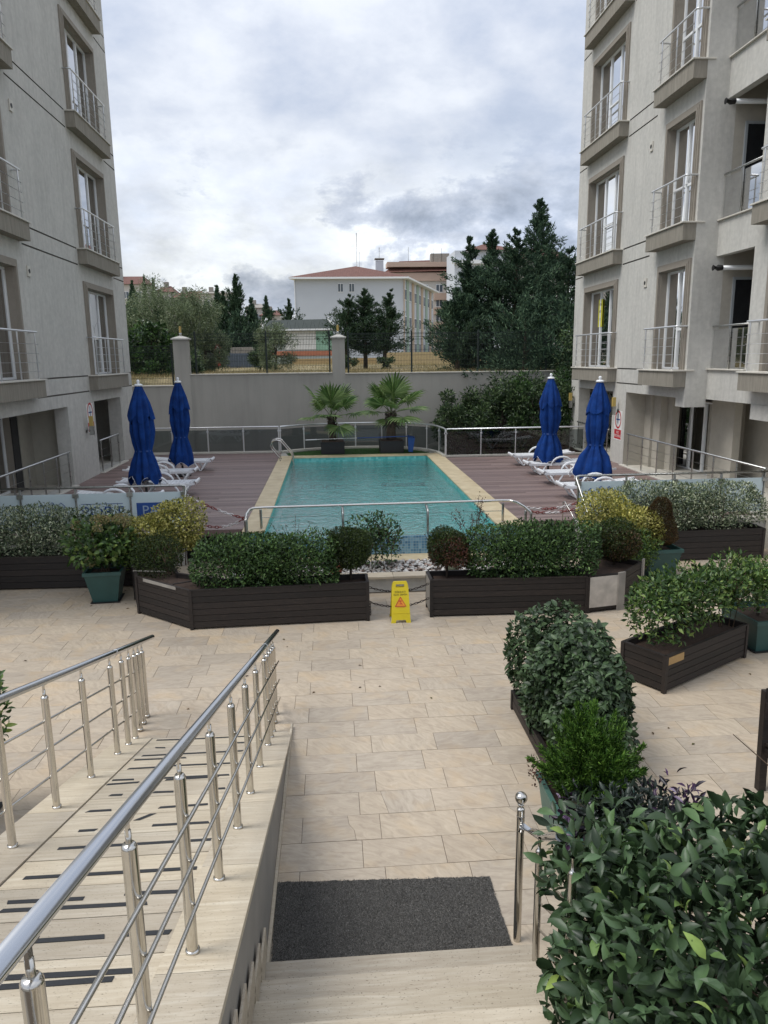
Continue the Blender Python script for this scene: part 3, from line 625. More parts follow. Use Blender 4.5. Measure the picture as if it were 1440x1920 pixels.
# ---- pebble bed and kerb in front of the pool
mb = MB(); mb.box(-1.9, 3.95, 12.5, 13.78, -.02, .15); struct('gravel_bed', mb, SOIL)
mb = MB(); mb.bbox(-1.9, 3.95, 13.78, 14.275, 0, .16, .01); struct('stone_ledge', mb, COPING)
mb = MB(); mb.box(-1.95, 4.0, 12.34, 12.5, 0, .245); struct('kerb_wall', mb, STUCCO)
kc = thing('kerb_coping', None, None, (1, 12.4, .25), kind='structure')
for i in range(10):
    a = -1.97+i*.597; mb = MB(); mb.bbox(a+.002, a+.595, 12.29, 12.56, .247, .292, .006); mb.build('coping_stone', TRAV, kc)
def pebbles(name, n, x0, x1, y0, y1, z, s0, s1, stops, seed):
    r = np.random.default_rng(seed); t = (1+5**.5)/2
    iv = unit(np.array([(-1, t, 0), (1, t, 0), (-1, -t, 0), (1, -t, 0), (0, -1, t), (0, 1, t), (0, -1, -t), (0, 1, -t), (t, 0, -1), (t, 0, 1), (-t, 0, -1), (-t, 0, 1)], float))
    fi = [(0, 11, 5), (0, 5, 1), (0, 1, 7), (0, 7, 10), (0, 10, 11), (1, 5, 9), (5, 11, 4), (11, 10, 2), (10, 7, 6), (7, 1, 8), (3, 9, 4), (3, 4, 2), (3, 2, 6), (3, 6, 8), (3, 8, 9), (4, 9, 5), (2, 4, 11), (6, 2, 10), (8, 6, 7), (9, 8, 1)]
    mb = MB()
    for _ in range(n):
        c = (r.uniform(x0, x1), r.uniform(y0, y1), z+r.uniform(0, .03)); s = r.uniform(s0, s1)
        k = r.uniform(.6, 1.2, (12, 1)); v = iv*k**.4*np.array((s, s*r.uniform(.6, 1), s*r.uniform(.45, .7))); a = r.uniform(0, 6.28)
        v = v@np.array([[math.cos(a), math.sin(a), 0], [-math.sin(a), math.cos(a), 0], [0, 0, 1]])
        mb.add((v+np.array(c)).tolist(), fi, True)
    mm = Mat(name+'_mat'); g = mm.n('ShaderNodeNewGeometry'); mm.base(mm.ramp(g.outputs['Random Per Island'], stops)); mm.setp(Roughness=.7)
    return mb.build(name, mm.m, kind='stuff')
o = pebbles('gravel', 2600, -1.88, 3.92, 12.58, 13.76, .15, .018, .05, [(0, S('#8e8881')), (.4, S('#c9c6c0')), (.75, S('#dedcd8')), (.9, S('#a98f80')), (1, S('#77685c'))], 3)
tag(o, 'loose white and grey pebbles in the bed in front of the pool', 'gravel', kind='stuff')

# ================================================================ RETAINING WALL, FENCE
rw = thing('retaining_wall', 'long grey plaster retaining wall behind the pool', 'wall', (0, 30, 0))
WY = 30.0
mb = MB(); mb.box(-22, -6.05, WY, WY+.25, 0, 3.02); mb.box(-5.46, .12, WY, WY+.25, 0, 3.44); mb.box(.63, 16, WY, WY+.25, 0, 3.40); mb.build('wall', PLASTER, rw)
mb = MB(); mb.bbox(-22, -6.055, WY-.04, WY+.29, 3.022, 3.062, .008); mb.bbox(-5.455, .115, WY-.04, WY+.29, 3.442, 3.482, .008); mb.bbox(.635, 16, WY-.04, WY+.29, 3.402, 3.442, .008); mb.build('wall_cap', STONE_SILL, rw)
for x0, x1 in ((-6.05, -5.46), (.12, .63)):
    mb = MB(); mb.box(x0, x1, WY-.03, WY+.28, 0, 4.80); pr = mb.build('pier', PLASTER, rw)
    m2 = MB(); m2.add([(x0-.06, WY-.1, 4.801), (x1+.06, WY-.1, 4.801), (x1+.06, WY+.36, 4.801), (x0-.06, WY+.36, 4.801), (x0-.06, WY-.1, 4.85), (x1+.06, WY-.1, 4.85), (x1+.06, WY+.36, 4.85), (x0-.06, WY+.36, 4.85), ((x0+x1)/2, WY+.13, 4.97)],
           [(3, 2, 1, 0), (0, 1, 5, 4), (1, 2, 6, 5), (2, 3, 7, 6), (3, 0, 4, 7), (4, 5, 8), (5, 6, 8), (6, 7, 8), (7, 4, 8)]); m2.build('pier_cap', STUCCO, pr)
LAMPY = Mat('lamp_shade_yellow'); LAMPY.setp(Base_Color=S('#b39b58'), Roughness=.4); LAMPY = LAMPY.m
for x, lb in ((-5.76, 'small yellow-shaded lamp on top of the left wall pier'), (.375, 'small yellow-shaded lamp on top of the middle wall pier, above the left palm')):
    t = thing('pier_lamp', lb, 'lamp', (x, WY+.13, 4.95), group='lamps on the wall piers')
    MB().lathe((x, WY+.13, 4.95), [(0, 0), (.05, 0), (.05, .1), (.03, .12)], 12).build('lamp_base', STEEL2, t)
    MB().lathe((x, WY+.13, 4.95), [(.045, .12), (.045, .34), (.055, .35), (0, .37)], 12).build('shade', LAMPY, t)
def mesh_fence(label, x0, x1, z0, z1, posts, y=WY+.12):
    t = thing('wire_fence', label, 'fence', ((x0+x1)/2, y, z0), group='green wire fences on the retaining wall')
    for p in posts: MB().bbox(p-.03, p+.03, y-.03, y+.03, z0, z1+.05, .01).build('post', FENCEG, t)
    mb = MB(); x = x0+.03; h = z1-z0
    while x < x1: mb.box(x-.004, x+.004, y-.036, y-.030, z0+.03, z1); x += .062
    k = z0+.06; rows = []
    while k < z1: rows.append(k); k += .205
    for k in rows: mb.box(x0, x1, y-.044, y-.037, k-.005, k+.005)
    for f in (.82, .88, .97):
        k = z0+h*f; mb.box(x0, x1, y-.05, y-.037, k-.007, k+.007)
    mb.build('wire_mesh', FENCEG, t, kind='stuff')
mesh_fence('left wire fence section, on the low wall beside the left building', -12, -6.08, 3.06, 4.62, [-11.8, -9, -6.15])
mesh_fence('wide wire fence section between the two wall piers', -5.42, .09, 3.482, 5.06, [-5.22, -2.47, .02])
mesh_fence('right wire fence section, running from the middle pier to the big conifers', .70, 9, 3.442, 5.02, [.76, 3.3, 6.0, 8.8])
# coiled wire above the fence
mb = MB(); pts = []
for i in range(900): a = i*.42; pts.append((-12+i*.021, WY+.15+.20*math.cos(a), 5.28+.20*math.sin(a)-(.35 if i*.021 < 6 else 0)))
mb.tube(pts, .004, 4, False); o = mb.build('coiled_wire', FENCEG); tag(o, 'thin coiled security wire looping above the wire fences', 'wire')
# ================================================================ APARTMENT BUILDINGS
def facade(parent, name, X, nx, y0, y1, z0, z1, ops, mat=None):
    """wall in plane x=X facing nx with openings (ya,yb,za,zb,depth,back)"""
    ysn = sorted(set([y0, y1]+[v for o in ops for v in o[:2]])); zsn = sorted(set([z0, z1]+[v for o in ops for v in o[2:4]]))
    ysn = [v for v in ysn if y0 <= v <= y1]; zsn = [v for v in zsn if z0 <= v <= z1]
    mb = MB(); gvs = []
    def inop(y, z): return any(o[0] < y < o[1] and o[2] < z < o[3] for o in ops)
    def q(m_, pts):
        m_.quad(*(pts if nx > 0 else pts[::-1]))
    for a, b in zip(ysn[:-1], ysn[1:]):
        for c, d in zip(zsn[:-1], zsn[1:]):
            if not inop((a+b)/2, (c+d)/2): q(mb, [(X, a, c), (X, b, c), (X, b, d), (X, a, d)])
    for ya, yb, za, zb, dp, back in ops:
        Xi = X-nx*dp; gv = MB(); t = gv if back else mb
        for pts in ([(X, ya, za), (X, ya, zb), (Xi, ya, zb), (Xi, ya, za)], [(X, yb, zb), (X, yb, za), (Xi, yb, za), (Xi, yb, zb)],
                    [(X, ya, zb), (X, yb, zb), (Xi, yb, zb), (Xi, ya, zb)], [(X, yb, za), (X, ya, za), (Xi, ya, za), (Xi, yb, za)]): t.quad(*pts)
        if back: q(gv, [(Xi, ya, za), (Xi, yb, za), (Xi, yb, zb), (Xi, ya, zb)]); gvs.append(gv)
    o = mb.build(name, mat or STUCCO, parent)
    for gv in gvs: gv.build('groove', GROOVE, o)
    return o
def window(parent, X, nx, y0, y1, z0, z1, leaves, trim=True, tilt=None, curtain=True, pane=None, transom=None):
    """french window in plane x=X: stepped surround, frames, panes, curtains"""
    d = .20
    mb = MB(); T = .17
    if trim:
        for w_, wi, pr in ((T, T*.62, .045), (T*.62, T*.3, .062), (T*.3, 0, .078)):
            i0 = y0-w_; i1 = y1+w_
            xo = X+nx*pr; xi = X+nx*.001; xa, xb = min(xo, xi), max(xo, xi)
            # jambs and head, nested steps butted together
            mb.box(xa, xb, i0, y0-wi, z0, z1+w_); mb.box(xa, xb, y1+wi, i1, z0, z1+w_); mb.box(xa, xb, y0-wi, y1+wi, z1+wi, z1+w_)
    else: mb.box(min(X+nx*.001, X+nx*.02), max(X+nx*.001, X+nx*.02), y0-.04, y0, z0, z1)
    # reveal lining
    a, b = sorted((X-nx*.21, X+nx*.0)); mb.box(a, b, y0, y0+.015, z0, z1); mb.box(a, b, y1-.015, y1, z0, z1); mb.box(a, b, y0+.015, y1-.015, z1-.015, z1)
    win = mb.build('window', TRIM, parent)
    fx = X-nx*d
    def fbox(m_, ya, yb, za, zb, t=.03, off=0.): 
        a, b = sorted((fx+nx*(off-t), fx+nx*(off+t))); m_.box(a, b, ya, yb, za, zb)
    fm = MB(); ya, yb = y0+.016, y1-.016; zt = z1-.016; F = .055
    fbox(fm, ya, ya+F, z0, zt); fbox(fm, yb-F, yb, z0, zt); fbox(fm, ya+F, yb-F, zt-F, zt); fbox(fm, ya+F, yb-F, z0, z0+F)
    ns = len(leaves)-1; ed = [ya+F+(yb-ya-2*F)*v for v in leaves]
    for e in ed[1:-1]: fbox(fm, e-.045, e+.045, z0+F, zt-F, .034)
    if transom:
        for i in transom[1]: fbox(fm, ed[i]+.045*(i > 0), ed[i+1]-.045*(i < ns-1), z0+transom[0], z0+transom[0]+.06, .03)
    fm.build('frame', WHITE, win)
    for i in range(ns):
        pm = MB(); pa, pb = ed[i]+(.045 if i else 0), ed[i+1]-(.045 if i < ns-1 else 0)
        pm.quad((fx, pa, z0+F), (fx, pb, z0+F), (fx, pb, zt-F), (fx, pa, zt-F)); pm.build('pane', pane or PANE, win)
    if tilt is not None:
        i = tilt; pa, pb = ed[i]+.05, ed[i+1]-.03; tm_ = MB(); k = 1.05; zz0 = z0+1.05
        for (p, q_) in (((fx+nx*.05, pa, zz0), (fx-nx*.15, pa, zt-.1)), ((fx+nx*.05, pb, zz0), (fx-nx*.15, pb, zt-.1))): tm_.beam(p, q_, .06, .05)
        tm_.build('tilted_sash', WHITE, win)
    if curtain:
        cm = MB(); n = int((yb-ya)/.05); cx = fx-nx*.12; rows = []
        for i in range(n+1):
            yy = ya+(yb-ya)*i/n; xx = cx+.022*math.sin(i*2.1)+.01*math.sin(i*.7); rows += [(xx, yy, z0), (xx, yy, zt)]
        cm.add(rows, [(2*i, 2*i+2, 2*i+3, 2*i+1) for i in range(n)], True); cm.build('curtain', CURTAIN, win)
    return win
def balcony(parent, X, nx, y0, y1, z, p=.28, ret=False, th=.43, far=True):
    Xo = X+nx*p; a, b = sorted((X-nx*.001, Xo))
    mb = MB(); mb.box(a, b, y0, y1, z-th, z-.035)
    bal = mb.build('balcony', SLABR, parent)
    a, b = sorted((X-nx*.19, Xo+nx*.04)); m2 = MB(); m2.bbox(a, b, y0-.04, y1+.04, z-.034, z, .006); m2.build('stone_top', STONE_SILL, bal)
    rx = Xo-nx*.05; ys_, ye = y0+.12, y1-.12; zt = z+1.08
    h = MB(); pts = [(X+nx*.01, ys_-.0, zt)] if not ret else [(X-nx*.12, ys_-.04, zt)]
    pts += [(rx-nx*.03, ys_, zt), (rx, ys_+.03, zt), (rx, ye, zt)]
    if far: pts += [(rx-nx*.03, ye+.03, zt), (X+nx*.01, ye+.04, zt)]
    h.tube(pts, .024, 10); h.build('handrail', STEEL3, bal)
    n = 4 if y1-y0 > 2.5 else 3
    for i in range(n):
        yy = ys_+.12+(ye-ys_-.24)*i/(n-1); MB().tube([(rx, yy, z), (rx, yy, zt-.02)], .018, 8).build('post', STEEL3, bal)
    for i in range(4):
        MB().tube([(rx+nx*.022, ys_+.02, z+.17+i*.21), (rx+nx*.022, ye-.02, z+.17+i*.21)], .008, 6).build('bar', STEEL3, bal)
    return bal
def vent(parent, X, nx, y, z):
    mb = MB(); a, b = sorted((X+nx*.001, X+nx*.03)); mb.box(a, b, y-.09, y+.09, z-.12, z+.12); v = mb.build('wall_vent', STONE_SILL, parent)
    m2 = MB(); m2.tube([(X+nx*.02, y, z), (X+nx*.035, y, z)], .055, 12); m2.build('vent_hole', BLACK, v)
ZS = [3.62, 7.17, 10.77, 14.35]; TOP = 19.0
# ---- left building
LX = -7.05
lb = thing('apartment_building', 'grey rendered apartment block on the left with railed french windows and an open ground floor', 'building', (LX-4, 20, 0))
ops = []
for z in ZS:
    ops.append((23.0, 25.62, z, z+2.5, .25, False)); ops.append((15.3, 17.95, z, z+2.5, .25, False))
    for zz in (z-.02, z-.46):
        ops.append((18.62, 22.55, zz-.02, zz+.02, .03, True)); ops.append((26.1, 27.32, zz-.02, zz+.02, .03, True))
ops += [(12.6, 20.6, .66, 2.83, .36, False), (22.88, 25.7, .66, 2.84, .42, False)]
facade(lb, 'facade', LX, 1, 11, 27.34, .0, TOP, ops)
mb = MB(); mb.quad((LX, 27.34, 0), (LX-9, 27.34, 0), (LX-9, 27.34, TOP), (LX, 27.34, TOP)); mb.quad((LX-9, 11, 0), (LX, 11, 0), (LX, 11, TOP), (LX-9, 11, TOP)); mb.quad((LX-9, 27.34, 0), (LX-9, 11, 0), (LX-9, 11, TOP), (LX-9, 27.34, TOP))
mb.quad((LX-9, 11, TOP), (LX, 11, TOP), (LX, 27.34, TOP), (LX-9, 27.34, TOP)); mb.build('end_wall', STUCCO, lb)
mb = MB(); mb.box(LX-8.9, LX-.75, 11.1, 27.2, 3.15, TOP-.1); mb.build('dark_core', DARKROOM, lb)  # solid core added to block light; its dark grey paints in unlit interiors
# ground floor recess
mb = MB(); mb.box(LX-3.5, LX-.0, 11.1, 27.3, .0, .655); mb.build('plinth', STONE_SILL, lb)
mb = MB(); mb.box(LX-3.2, LX-.37, 11.1, 27.3, 2.93, 3.14); mb.build('soffit', STUCCO, lb)
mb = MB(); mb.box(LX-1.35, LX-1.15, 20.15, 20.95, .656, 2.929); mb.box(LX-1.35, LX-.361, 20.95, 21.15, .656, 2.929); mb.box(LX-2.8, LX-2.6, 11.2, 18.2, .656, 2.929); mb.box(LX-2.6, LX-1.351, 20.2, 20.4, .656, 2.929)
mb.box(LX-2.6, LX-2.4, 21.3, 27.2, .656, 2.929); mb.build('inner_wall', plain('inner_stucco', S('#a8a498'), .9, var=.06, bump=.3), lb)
window(lb, LX-1.2, 1, 16.9, 19.75, .66, 2.72, (0, .33, .66, 1), trim=False, pane=PANE)
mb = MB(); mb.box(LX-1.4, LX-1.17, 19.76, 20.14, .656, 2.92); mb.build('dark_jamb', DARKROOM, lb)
mb = MB(); mb.box(LX-1.15, LX-.95, 23.0, 25.2, .656, .95); pw = mb.build('low_parapet', plain('ochre_render', S('#8f8666'), .9), lb); MB().bbox(LX-1.19, LX-.91, 22.98, 25.22, .951, 1.0, .01).build('parapet_cap', WHITE, pw)
mb = MB(); mb.bbox(LX-.03, LX+.13, 22.9, 25.68, .667, .70, .005); mb.bbox(LX-.03, LX+.13, 14.7, 20.58, .667, .70, .005); mb.build('threshold', STONE_SILL, lb)
for i, z in enumerate(ZS):
    window(lb, LX, 1, 23.0, 25.62, z, z+2.5, (0, .34, .67, 1), transom=(.95, (0,)))
    balcony(lb, LX, 1, 22.62, 25.98, z, .26)
    window(lb, LX, 1, 15.3, 17.95, z, z+2.5, (0, .34, .67, 1)); balcony(lb, LX, 1, 15.0, 18.5, z, .26)
vent(lb, LX, 1, 18.8, 9.7); vent(lb, LX, 1, 18.84, 6.12)
def level_rail(name, label, X, ya, yb, z0, top, n, wall=True):
    t = thing(name, label, 'railing', (X, (ya+yb)/2, z0))
    MB().tube([(X, ya, top), (X, yb, top)], .026, 12).build('handrail', STEEL2, t)
    for i in range(n):
        yy = ya+.12+(yb-ya-.24)*i/(n-1); MB().tube([(X, yy, z0), (X, yy, top-.02)], .020, 10).build('post', STEEL2, t)
    for k in (.25, .48, .71):
        MB().tube([(X+.02, ya, z0+(top-z0)*k), (X+.02, yb, z0+(top-z0)*k)], .007, 6).build('bar', STEEL2, t)
level_rail('terrace_railing', 'low steel railing across the front opening of the left building', LX+.05, 14.75, 20.25, .70, 1.64, 7)
level_rail('terrace_railing', 'short steel railing in the far ground-floor opening of the left building', LX+.05, 22.9, 25.0, .70, 1.66, 3)
# ---- right building
RX = 9.0; RX2 = 9.56
rb = thing('apartment_building', 'grey rendered apartment block on the right with railed french windows and recessed glass balconies', 'building', (RX+4, 20, 0))
ops = []
for z in ZS:
    ops.append((23.42, 26.12, z, z+2.52, .25, False)); ops.append((18.68, 20.22, z, z+2.55, .25, False))
    for zz in (z-.02, z-.46):
        ops.append((21.05, 22.98, zz-.02, zz+.02, .03, True)); ops.append((26.62, 27.36, zz-.02, zz+.02, .03, True))
ops += [(18.9, 22.17, .66, 2.9, .0005, False), (18.4, 18.9, .66, 2.68, .0005, False), (23.23, 26.48, .66, 2.88, .40, False)]
facade(rb, 'facade', RX, -1, 18.4, 27.38, 0, TOP, ops)
mb = MB(); mb.box(RX+.002, RX+.40, 18.402, 18.899, 2.682, 2.9); mb.box(RX+.002, RX+.40, 18.901, 22.17, 2.902, 3.1); mb.build('corner_beam', STUCCO, rb)
# remove nothing below: the corner column stops at the beam, so the facade strip there is a thin pier
mb = MB(); mb.quad((RX+9, 27.38, 0), (RX, 27.38, 0), (RX, 27.38, TOP), (RX+9, 27.38, TOP)); mb.quad((RX+9, 8, 0), (RX+9, 27.38, 0), (RX+9, 27.38, TOP), (RX+9, 8, TOP)); mb.quad((RX, 18.4, TOP), (RX+9, 8, TOP), (RX+9, 27.38, TOP), (RX, 27.38, TOP)); mb.build('end_wall', STUCCO, rb)
mb = MB(); mb.quad((RX, 18.4, 2.68), (RX2, 18.4, 2.68), (RX2, 18.4, TOP), (RX, 18.4, TOP)); mb.build('return_wall', STUCCO, rb)
mb = MB(); mb.box(RX+.75, RX+8.9, 18.8, 27.2, 3.15, TOP-.1); mb.build('dark_core', DARKROOM, rb)  # same added light-blocking core, interior darkness put into its colour
# recessed balcony bay and the next window bay towards the viewer
ops = [(16.72, 18.4, z, z+2.73, .20, False) for z in ZS]+[(13.2, 15.9, z, z+2.5, .25, False) for z in ZS]
facade(rb, 'bay_facade', RX2, -1, 11.5, 18.4, 2.88, TOP, ops)
mb = MB(); mb.box(RX2-.02, RX2+1.6, 11.5, 16.3, 2.54, 2.879); mb.build('downstand', STUCCO, rb)
mb = MB(); mb.box(RX2+.001, RX+8.9, 11.6, 18.78, 2.90, 3.30); mb.box(RX+.401, RX2, 18.42, 18.78, 2.69, 3.3); mb.box(RX+.401, RX+3, 18.781, 27.3, 2.93, 3.14); mb.build('soffit', STUCCO, rb)
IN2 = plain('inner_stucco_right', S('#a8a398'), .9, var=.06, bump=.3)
for z in ZS:
    mb = MB(); mb.box(RX2+.2, RX+3.6, 11.8, 18.6, z-.30, z-.001); mb.build('balcony_floor', STONE_SILL, rb)
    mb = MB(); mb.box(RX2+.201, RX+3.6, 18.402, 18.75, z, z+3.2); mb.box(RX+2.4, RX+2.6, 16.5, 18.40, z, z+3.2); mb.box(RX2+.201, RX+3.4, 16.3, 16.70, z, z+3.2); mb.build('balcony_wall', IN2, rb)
    # glazed door in the side wall
    dr = MB(); x0, x1 = 10.02, 10.95; dr.box(x0, x0+.06, 18.36, 18.40, z, z+2.24); dr.box(x1-.06, x1, 18.36, 18.40, z, z+2.24); dr.box(x0+.06, x1-.06, 18.36, 18.40, z+2.18, z+2.24); dd = dr.build('door', PVCGREY, rb)
    MB().quad((x0+.06, 18.38, z), (x1-.06, 18.38, z), (x1-.06, 18.38, z+2.18), (x0+.06, 18.38, z+2.18)).build('pane', plain('dark_door_glass', S('#26282b'), .12), dd)
    # smoked balustrade
    gb = MB().quad((RX2+.07, 16.74, z+.02), (RX2+.07, 18.36, z+.02), (RX2+.07, 18.36, z+.98), (RX2+.07, 16.74, z+.98)).build('glass_balustrade', SMOKED_B, rb)
    MB().tube([(RX2+.05, 16.73, z+1.06), (RX2+.05, 18.38, z+1.06)], .026, 10).build('handrail', STEEL2, gb)
    for yy in (17.55,): MB().tube([(RX2+.05, yy, z), (RX2+.05, yy, z+1.05)], .018, 8).build('post', STEEL2, gb)
    mb = MB(); mb.bbox(RX2-.06, RX2+.2, 16.66, 18.399, z-.001, z+.028, .005); mb.build('stone_sill', STONE_SILL, rb)
for i, z in enumerate(ZS):
    window(rb, RX, -1, 23.42, 26.12, z, z+2.52, (0, .33, .66, 1), transom=(.95, (1,)) if i else None)
    balcony(rb, RX, -1, 23.05, 26.5, z, .29)
    window(rb, RX, -1, 18.68, 20.22, z, z+2.55, (0, .5, 1), transom=(1.0, (0, 1)) if i else (1.0, (0,)), tilt=0 if i == 1 else None)
    balcony(rb, RX, -1, 18.41, 20.58, z, .33, ret=True)
    window(rb, RX2, -1, 13.2, 15.9, z, z+2.5, (0, .34, .67, 1)); balcony(rb, RX2, -1, 13.0, 16.35, z, .35)
vent(rb, RX, -1, 21.3, 9.6); vent(rb, RX, -1, 21.2, 6.0)
# ground floor of the right building
mb = MB(); mb.box(RX+.0, RX+5, 11.6, 27.3, 0, .655); mb.build('plinth', STONE_SILL, rb)
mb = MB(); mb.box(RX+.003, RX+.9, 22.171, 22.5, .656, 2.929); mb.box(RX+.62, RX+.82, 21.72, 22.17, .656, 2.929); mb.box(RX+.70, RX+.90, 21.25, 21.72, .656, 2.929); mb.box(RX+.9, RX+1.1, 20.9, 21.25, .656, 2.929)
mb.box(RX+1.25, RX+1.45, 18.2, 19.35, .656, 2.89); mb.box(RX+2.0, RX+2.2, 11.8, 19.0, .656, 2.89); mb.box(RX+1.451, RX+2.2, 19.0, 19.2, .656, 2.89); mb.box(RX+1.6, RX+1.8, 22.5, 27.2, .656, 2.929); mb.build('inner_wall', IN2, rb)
window(rb, RX+1.35, -1, 19.4, 22.1, .66, 2.72, (0, .3, .62, 1), trim=False)
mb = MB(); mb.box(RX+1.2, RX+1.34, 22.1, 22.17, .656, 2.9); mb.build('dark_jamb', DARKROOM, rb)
mb = MB(); mb.bbox(RX-.13, RX+.03, 14.7, 22.15, .667, .70, .005); mb.bbox(RX-.13, RX+.03, 23.25, 26.4, .667, .70, .005); mb.build('threshold', STONE_SILL, rb)
level_rail('terrace_railing', 'long steel railing running along the front opening of the right building', RX-.05, 14.5, 21.8, .70, 1.67, 8)
level_rail('terrace_railing', 'short steel railing in the far ground-floor opening of the right building, behind the parasol', RX-.05, 23.3, 26.4, .70, 1.66, 4)
# yellow notice in the third-leaf window
t = thing('window_notice', 'yellow notice with dark print taped inside a lower window of the right building', 'notice', (RX+.16, 25.3, 5.3))
MB().quad((RX+.17, 24.98, 4.95), (RX+.17, 25.36, 4.95), (RX+.17, 25.36, 5.85), (RX+.17, 24.98, 5.85)).build('paper', plain('notice_yellow', S('#b9b52a'), .6), t)
for i, (s_, z) in enumerate((('SATILIK', 5.68), ('DAİRE', 5.45), ('0 5 3', 5.2))): place_text(s_, .10, (RX+.164, 25.17, z), (0, -1, 0), (0, 0, 1), BLACK, t, 'print', .8)
# flue pipes in the recessed balconies
for i, (z, yy) in enumerate(((6.05, 18.1), (9.75, 18.1))):
    t = thing('flue_pipe', ['white flue pipe with a black cap in the lower recessed balcony, right building', 'white flue pipe with a black cap in the upper recessed balcony, right building'][i], 'pipe', (RX2+.1, yy, z), group='flue pipes')
    MB().tube([(RX2+.0, yy, z), (RX2+1.8, yy, z+.02)], .055, 14).build('pipe', WHITE, t); MB().tube([(RX2-.22, yy, z), (RX2-.1, yy, z), (RX2+.01, yy, z)], [.07, .075, .06], 14).build('cap', BLACK, t)
# wall lamps
def wall_lamp(label, X, nx, y, z, facing=None):
    t = thing('wall_lamp', label, 'lamp', (X, y, z), group='square wall lamps on the buildings')
    MB().tube([(X, y, z-.2), (X+nx*.03, y, z-.2)], .06, 14).build('wall_plate', STEEL2, t)
    MB().tube([(X+nx*.03, y, z-.2), (X+nx*.12, y, z-.2)], .015, 8).build('arm', STEEL2, t)
    MB().box(min(X+nx*.10, X+nx*.22), max(X+nx*.10, X+nx*.22), y-.06, y+.06, z-.32, z-.06).build('lamp_body', STEEL2, t)
    MB().box(min(X+nx*.11, X+nx*.21), max(X+nx*.11, X+nx*.21), y-.05, y+.05, z-.059, z+.22).build('shade', LAMPY, t)
wall_lamp('wall lamp beside the no-smoking notice of the left building', LX, 1, 21.95, 2.25)
wall_lamp('wall lamp above the no-smoking notice of the right building', RX, -1, 22.72, 2.5)
wall_lamp('wall lamp near the far corner of the right building', RX, -1, 26.95, 2.45)
wall_lamp('wall lamp on the inner wall under the right building, near the picture edge', RX+2.0, -1, 16.6, 2.3)
# smoking notices painted on boards
def notice(label, X, nx, yc, zc, w_, h_):
    t = thing('smoking_notice', label, 'sign', (X, yc, zc)); xx = X+nx*.006; f = -nx   # reading direction
    MB().box(min(X+nx*.001, xx), max(X+nx*.001, xx), yc-w_/2, yc+w_/2, zc-h_/2, zc+h_/2).build('board', SIGNW, t)
    mb = MB(); r = w_*.40; c = (zc+h_*.20); n = 28; x2 = xx+nx*.003
    for rr, m_ in ((r, RED),):
        vs = []; 
        for k in range(n):
            a = 2*math.pi*k/n; vs += [(x2, yc+rr*math.cos(a), c+rr*math.sin(a)*1.15), (x2, yc+rr*.80*math.cos(a), c+rr*.80*math.sin(a)*1.15)]
        mb.add(vs, [(2*k, 2*((k+1) % n), 2*((k+1) % n)+1, 2*k+1) for k in range(n)])
    mb.build('red_ring', RED, t)
    mb = MB(); mb.box(min(xx, xx+nx*.002), max(xx, xx+nx*.002), yc-r*.6, yc+r*.6, c-.02, c+.02); mb.box(min(xx, xx+nx*.002), max(xx, xx+nx*.002), yc-.02, yc+.02, c-r*.5, c+r*.7); mb.build('pictogram', SIGNB, t)
    MB().box(min(xx, xx+nx*.002), max(xx, xx+nx*.002), yc-w_*.44, yc+w_*.44, zc-h_*.46, zc-h_*.14).build('red_panel', RED, t)
    for i, s_ in enumerate(('NO', 'SMOKING')): place_text(s_, w_*.2, (xx+nx*.004, yc, zc-h_*(.24+.12*i)), (0, -nx*-1 if False else (1 if nx > 0 else -1), 0), (0, 0, 1), SIGNW, t, 'print')
notice('no-smoking notice with a red panel on the left building pillar', LX, 1, 22.42, 2.38, .62, .84)
notice('no-smoking notice with a red panel on the right building pillar', RX, -1, 22.68, 1.85, .62, .92)
# ================================================================ BALUSTRADES ROUND THE POOL
FROST = Mat('frosted_glass'); FROST.setp(Base_Color=S('#dbe8ea'), Roughness=.25, Specular_IOR_Level=.5)
_tr = FROST.n('ShaderNodeBsdfTranslucent'); _tr.inputs['Color'].default_value = (*S('#d8e4e6'), 1); _ms = FROST.n('ShaderNodeMixShader'); _ms.inputs[0].default_value = .35
FROST.l(FROST.b.outputs[0], _ms.inputs[1]); FROST.l(_tr.outputs[0], _ms.inputs[2]); FROST.l(_ms.outputs[0], FROST.o.inputs['Surface']); FROST = FROST.m
GY = 14.60
FADEDW = plain('faded_print', S('#93a5ba'), .5)
def front_glass(label, xs, x_end_dir, xe):
    """frosted panels between posts along the deck edge; xs = post positions"""
    t = thing('glass_balustrade', label, 'balustrade', (sum(xs)/len(xs), GY, .67))
    lo, hi = min(xs), max(xs)
    if x_end_dir > 0: pts = [(lo-1.2, GY, 1.60), (hi-.03, GY, 1.60), (hi+.04, GY-.01, 1.585), (hi+.06, GY-.05, 1.55), (xe, GY-.55, 1.02), (xe+.01, GY-.8, .78)]
    else: pts = [(hi+.16, GY, 1.60), (lo+.03, GY, 1.60), (lo-.04, GY-.01, 1.585), (lo-.06, GY-.05, 1.55), (lo+.0, GY-.60, .98), (lo+.02, GY-.85, .70)]
    MB().tube(pts, .024, 12).build('handrail', STEEL2, t)
    for x in xs:
        p = MB().box(x-.012, x+.012, GY-.03, GY+.03, .672, 1.575).build('post', STEEL2, t)
        MB().box(x-.055, x+.055, GY-.045, GY+.045, 1.40, 1.48).build('glass_clamp', STEEL2, p)
        MB().box(x-.055, x+.055, GY-.045, GY+.045, .80, .88).build('glass_clamp', STEEL2, p)
    for a, b in zip(xs[:-1], xs[1:]): MB().box(a+.02, b-.02, GY-.005, GY+.005, .76, 1.475).build('glass_panel', FROST, t)
    return t
gl_ = front_glass('frosted glass balustrade with blue lettering on the left deck edge', [-7.0, -6.06, -5.01, -3.97, -2.93], 1, -2.87)
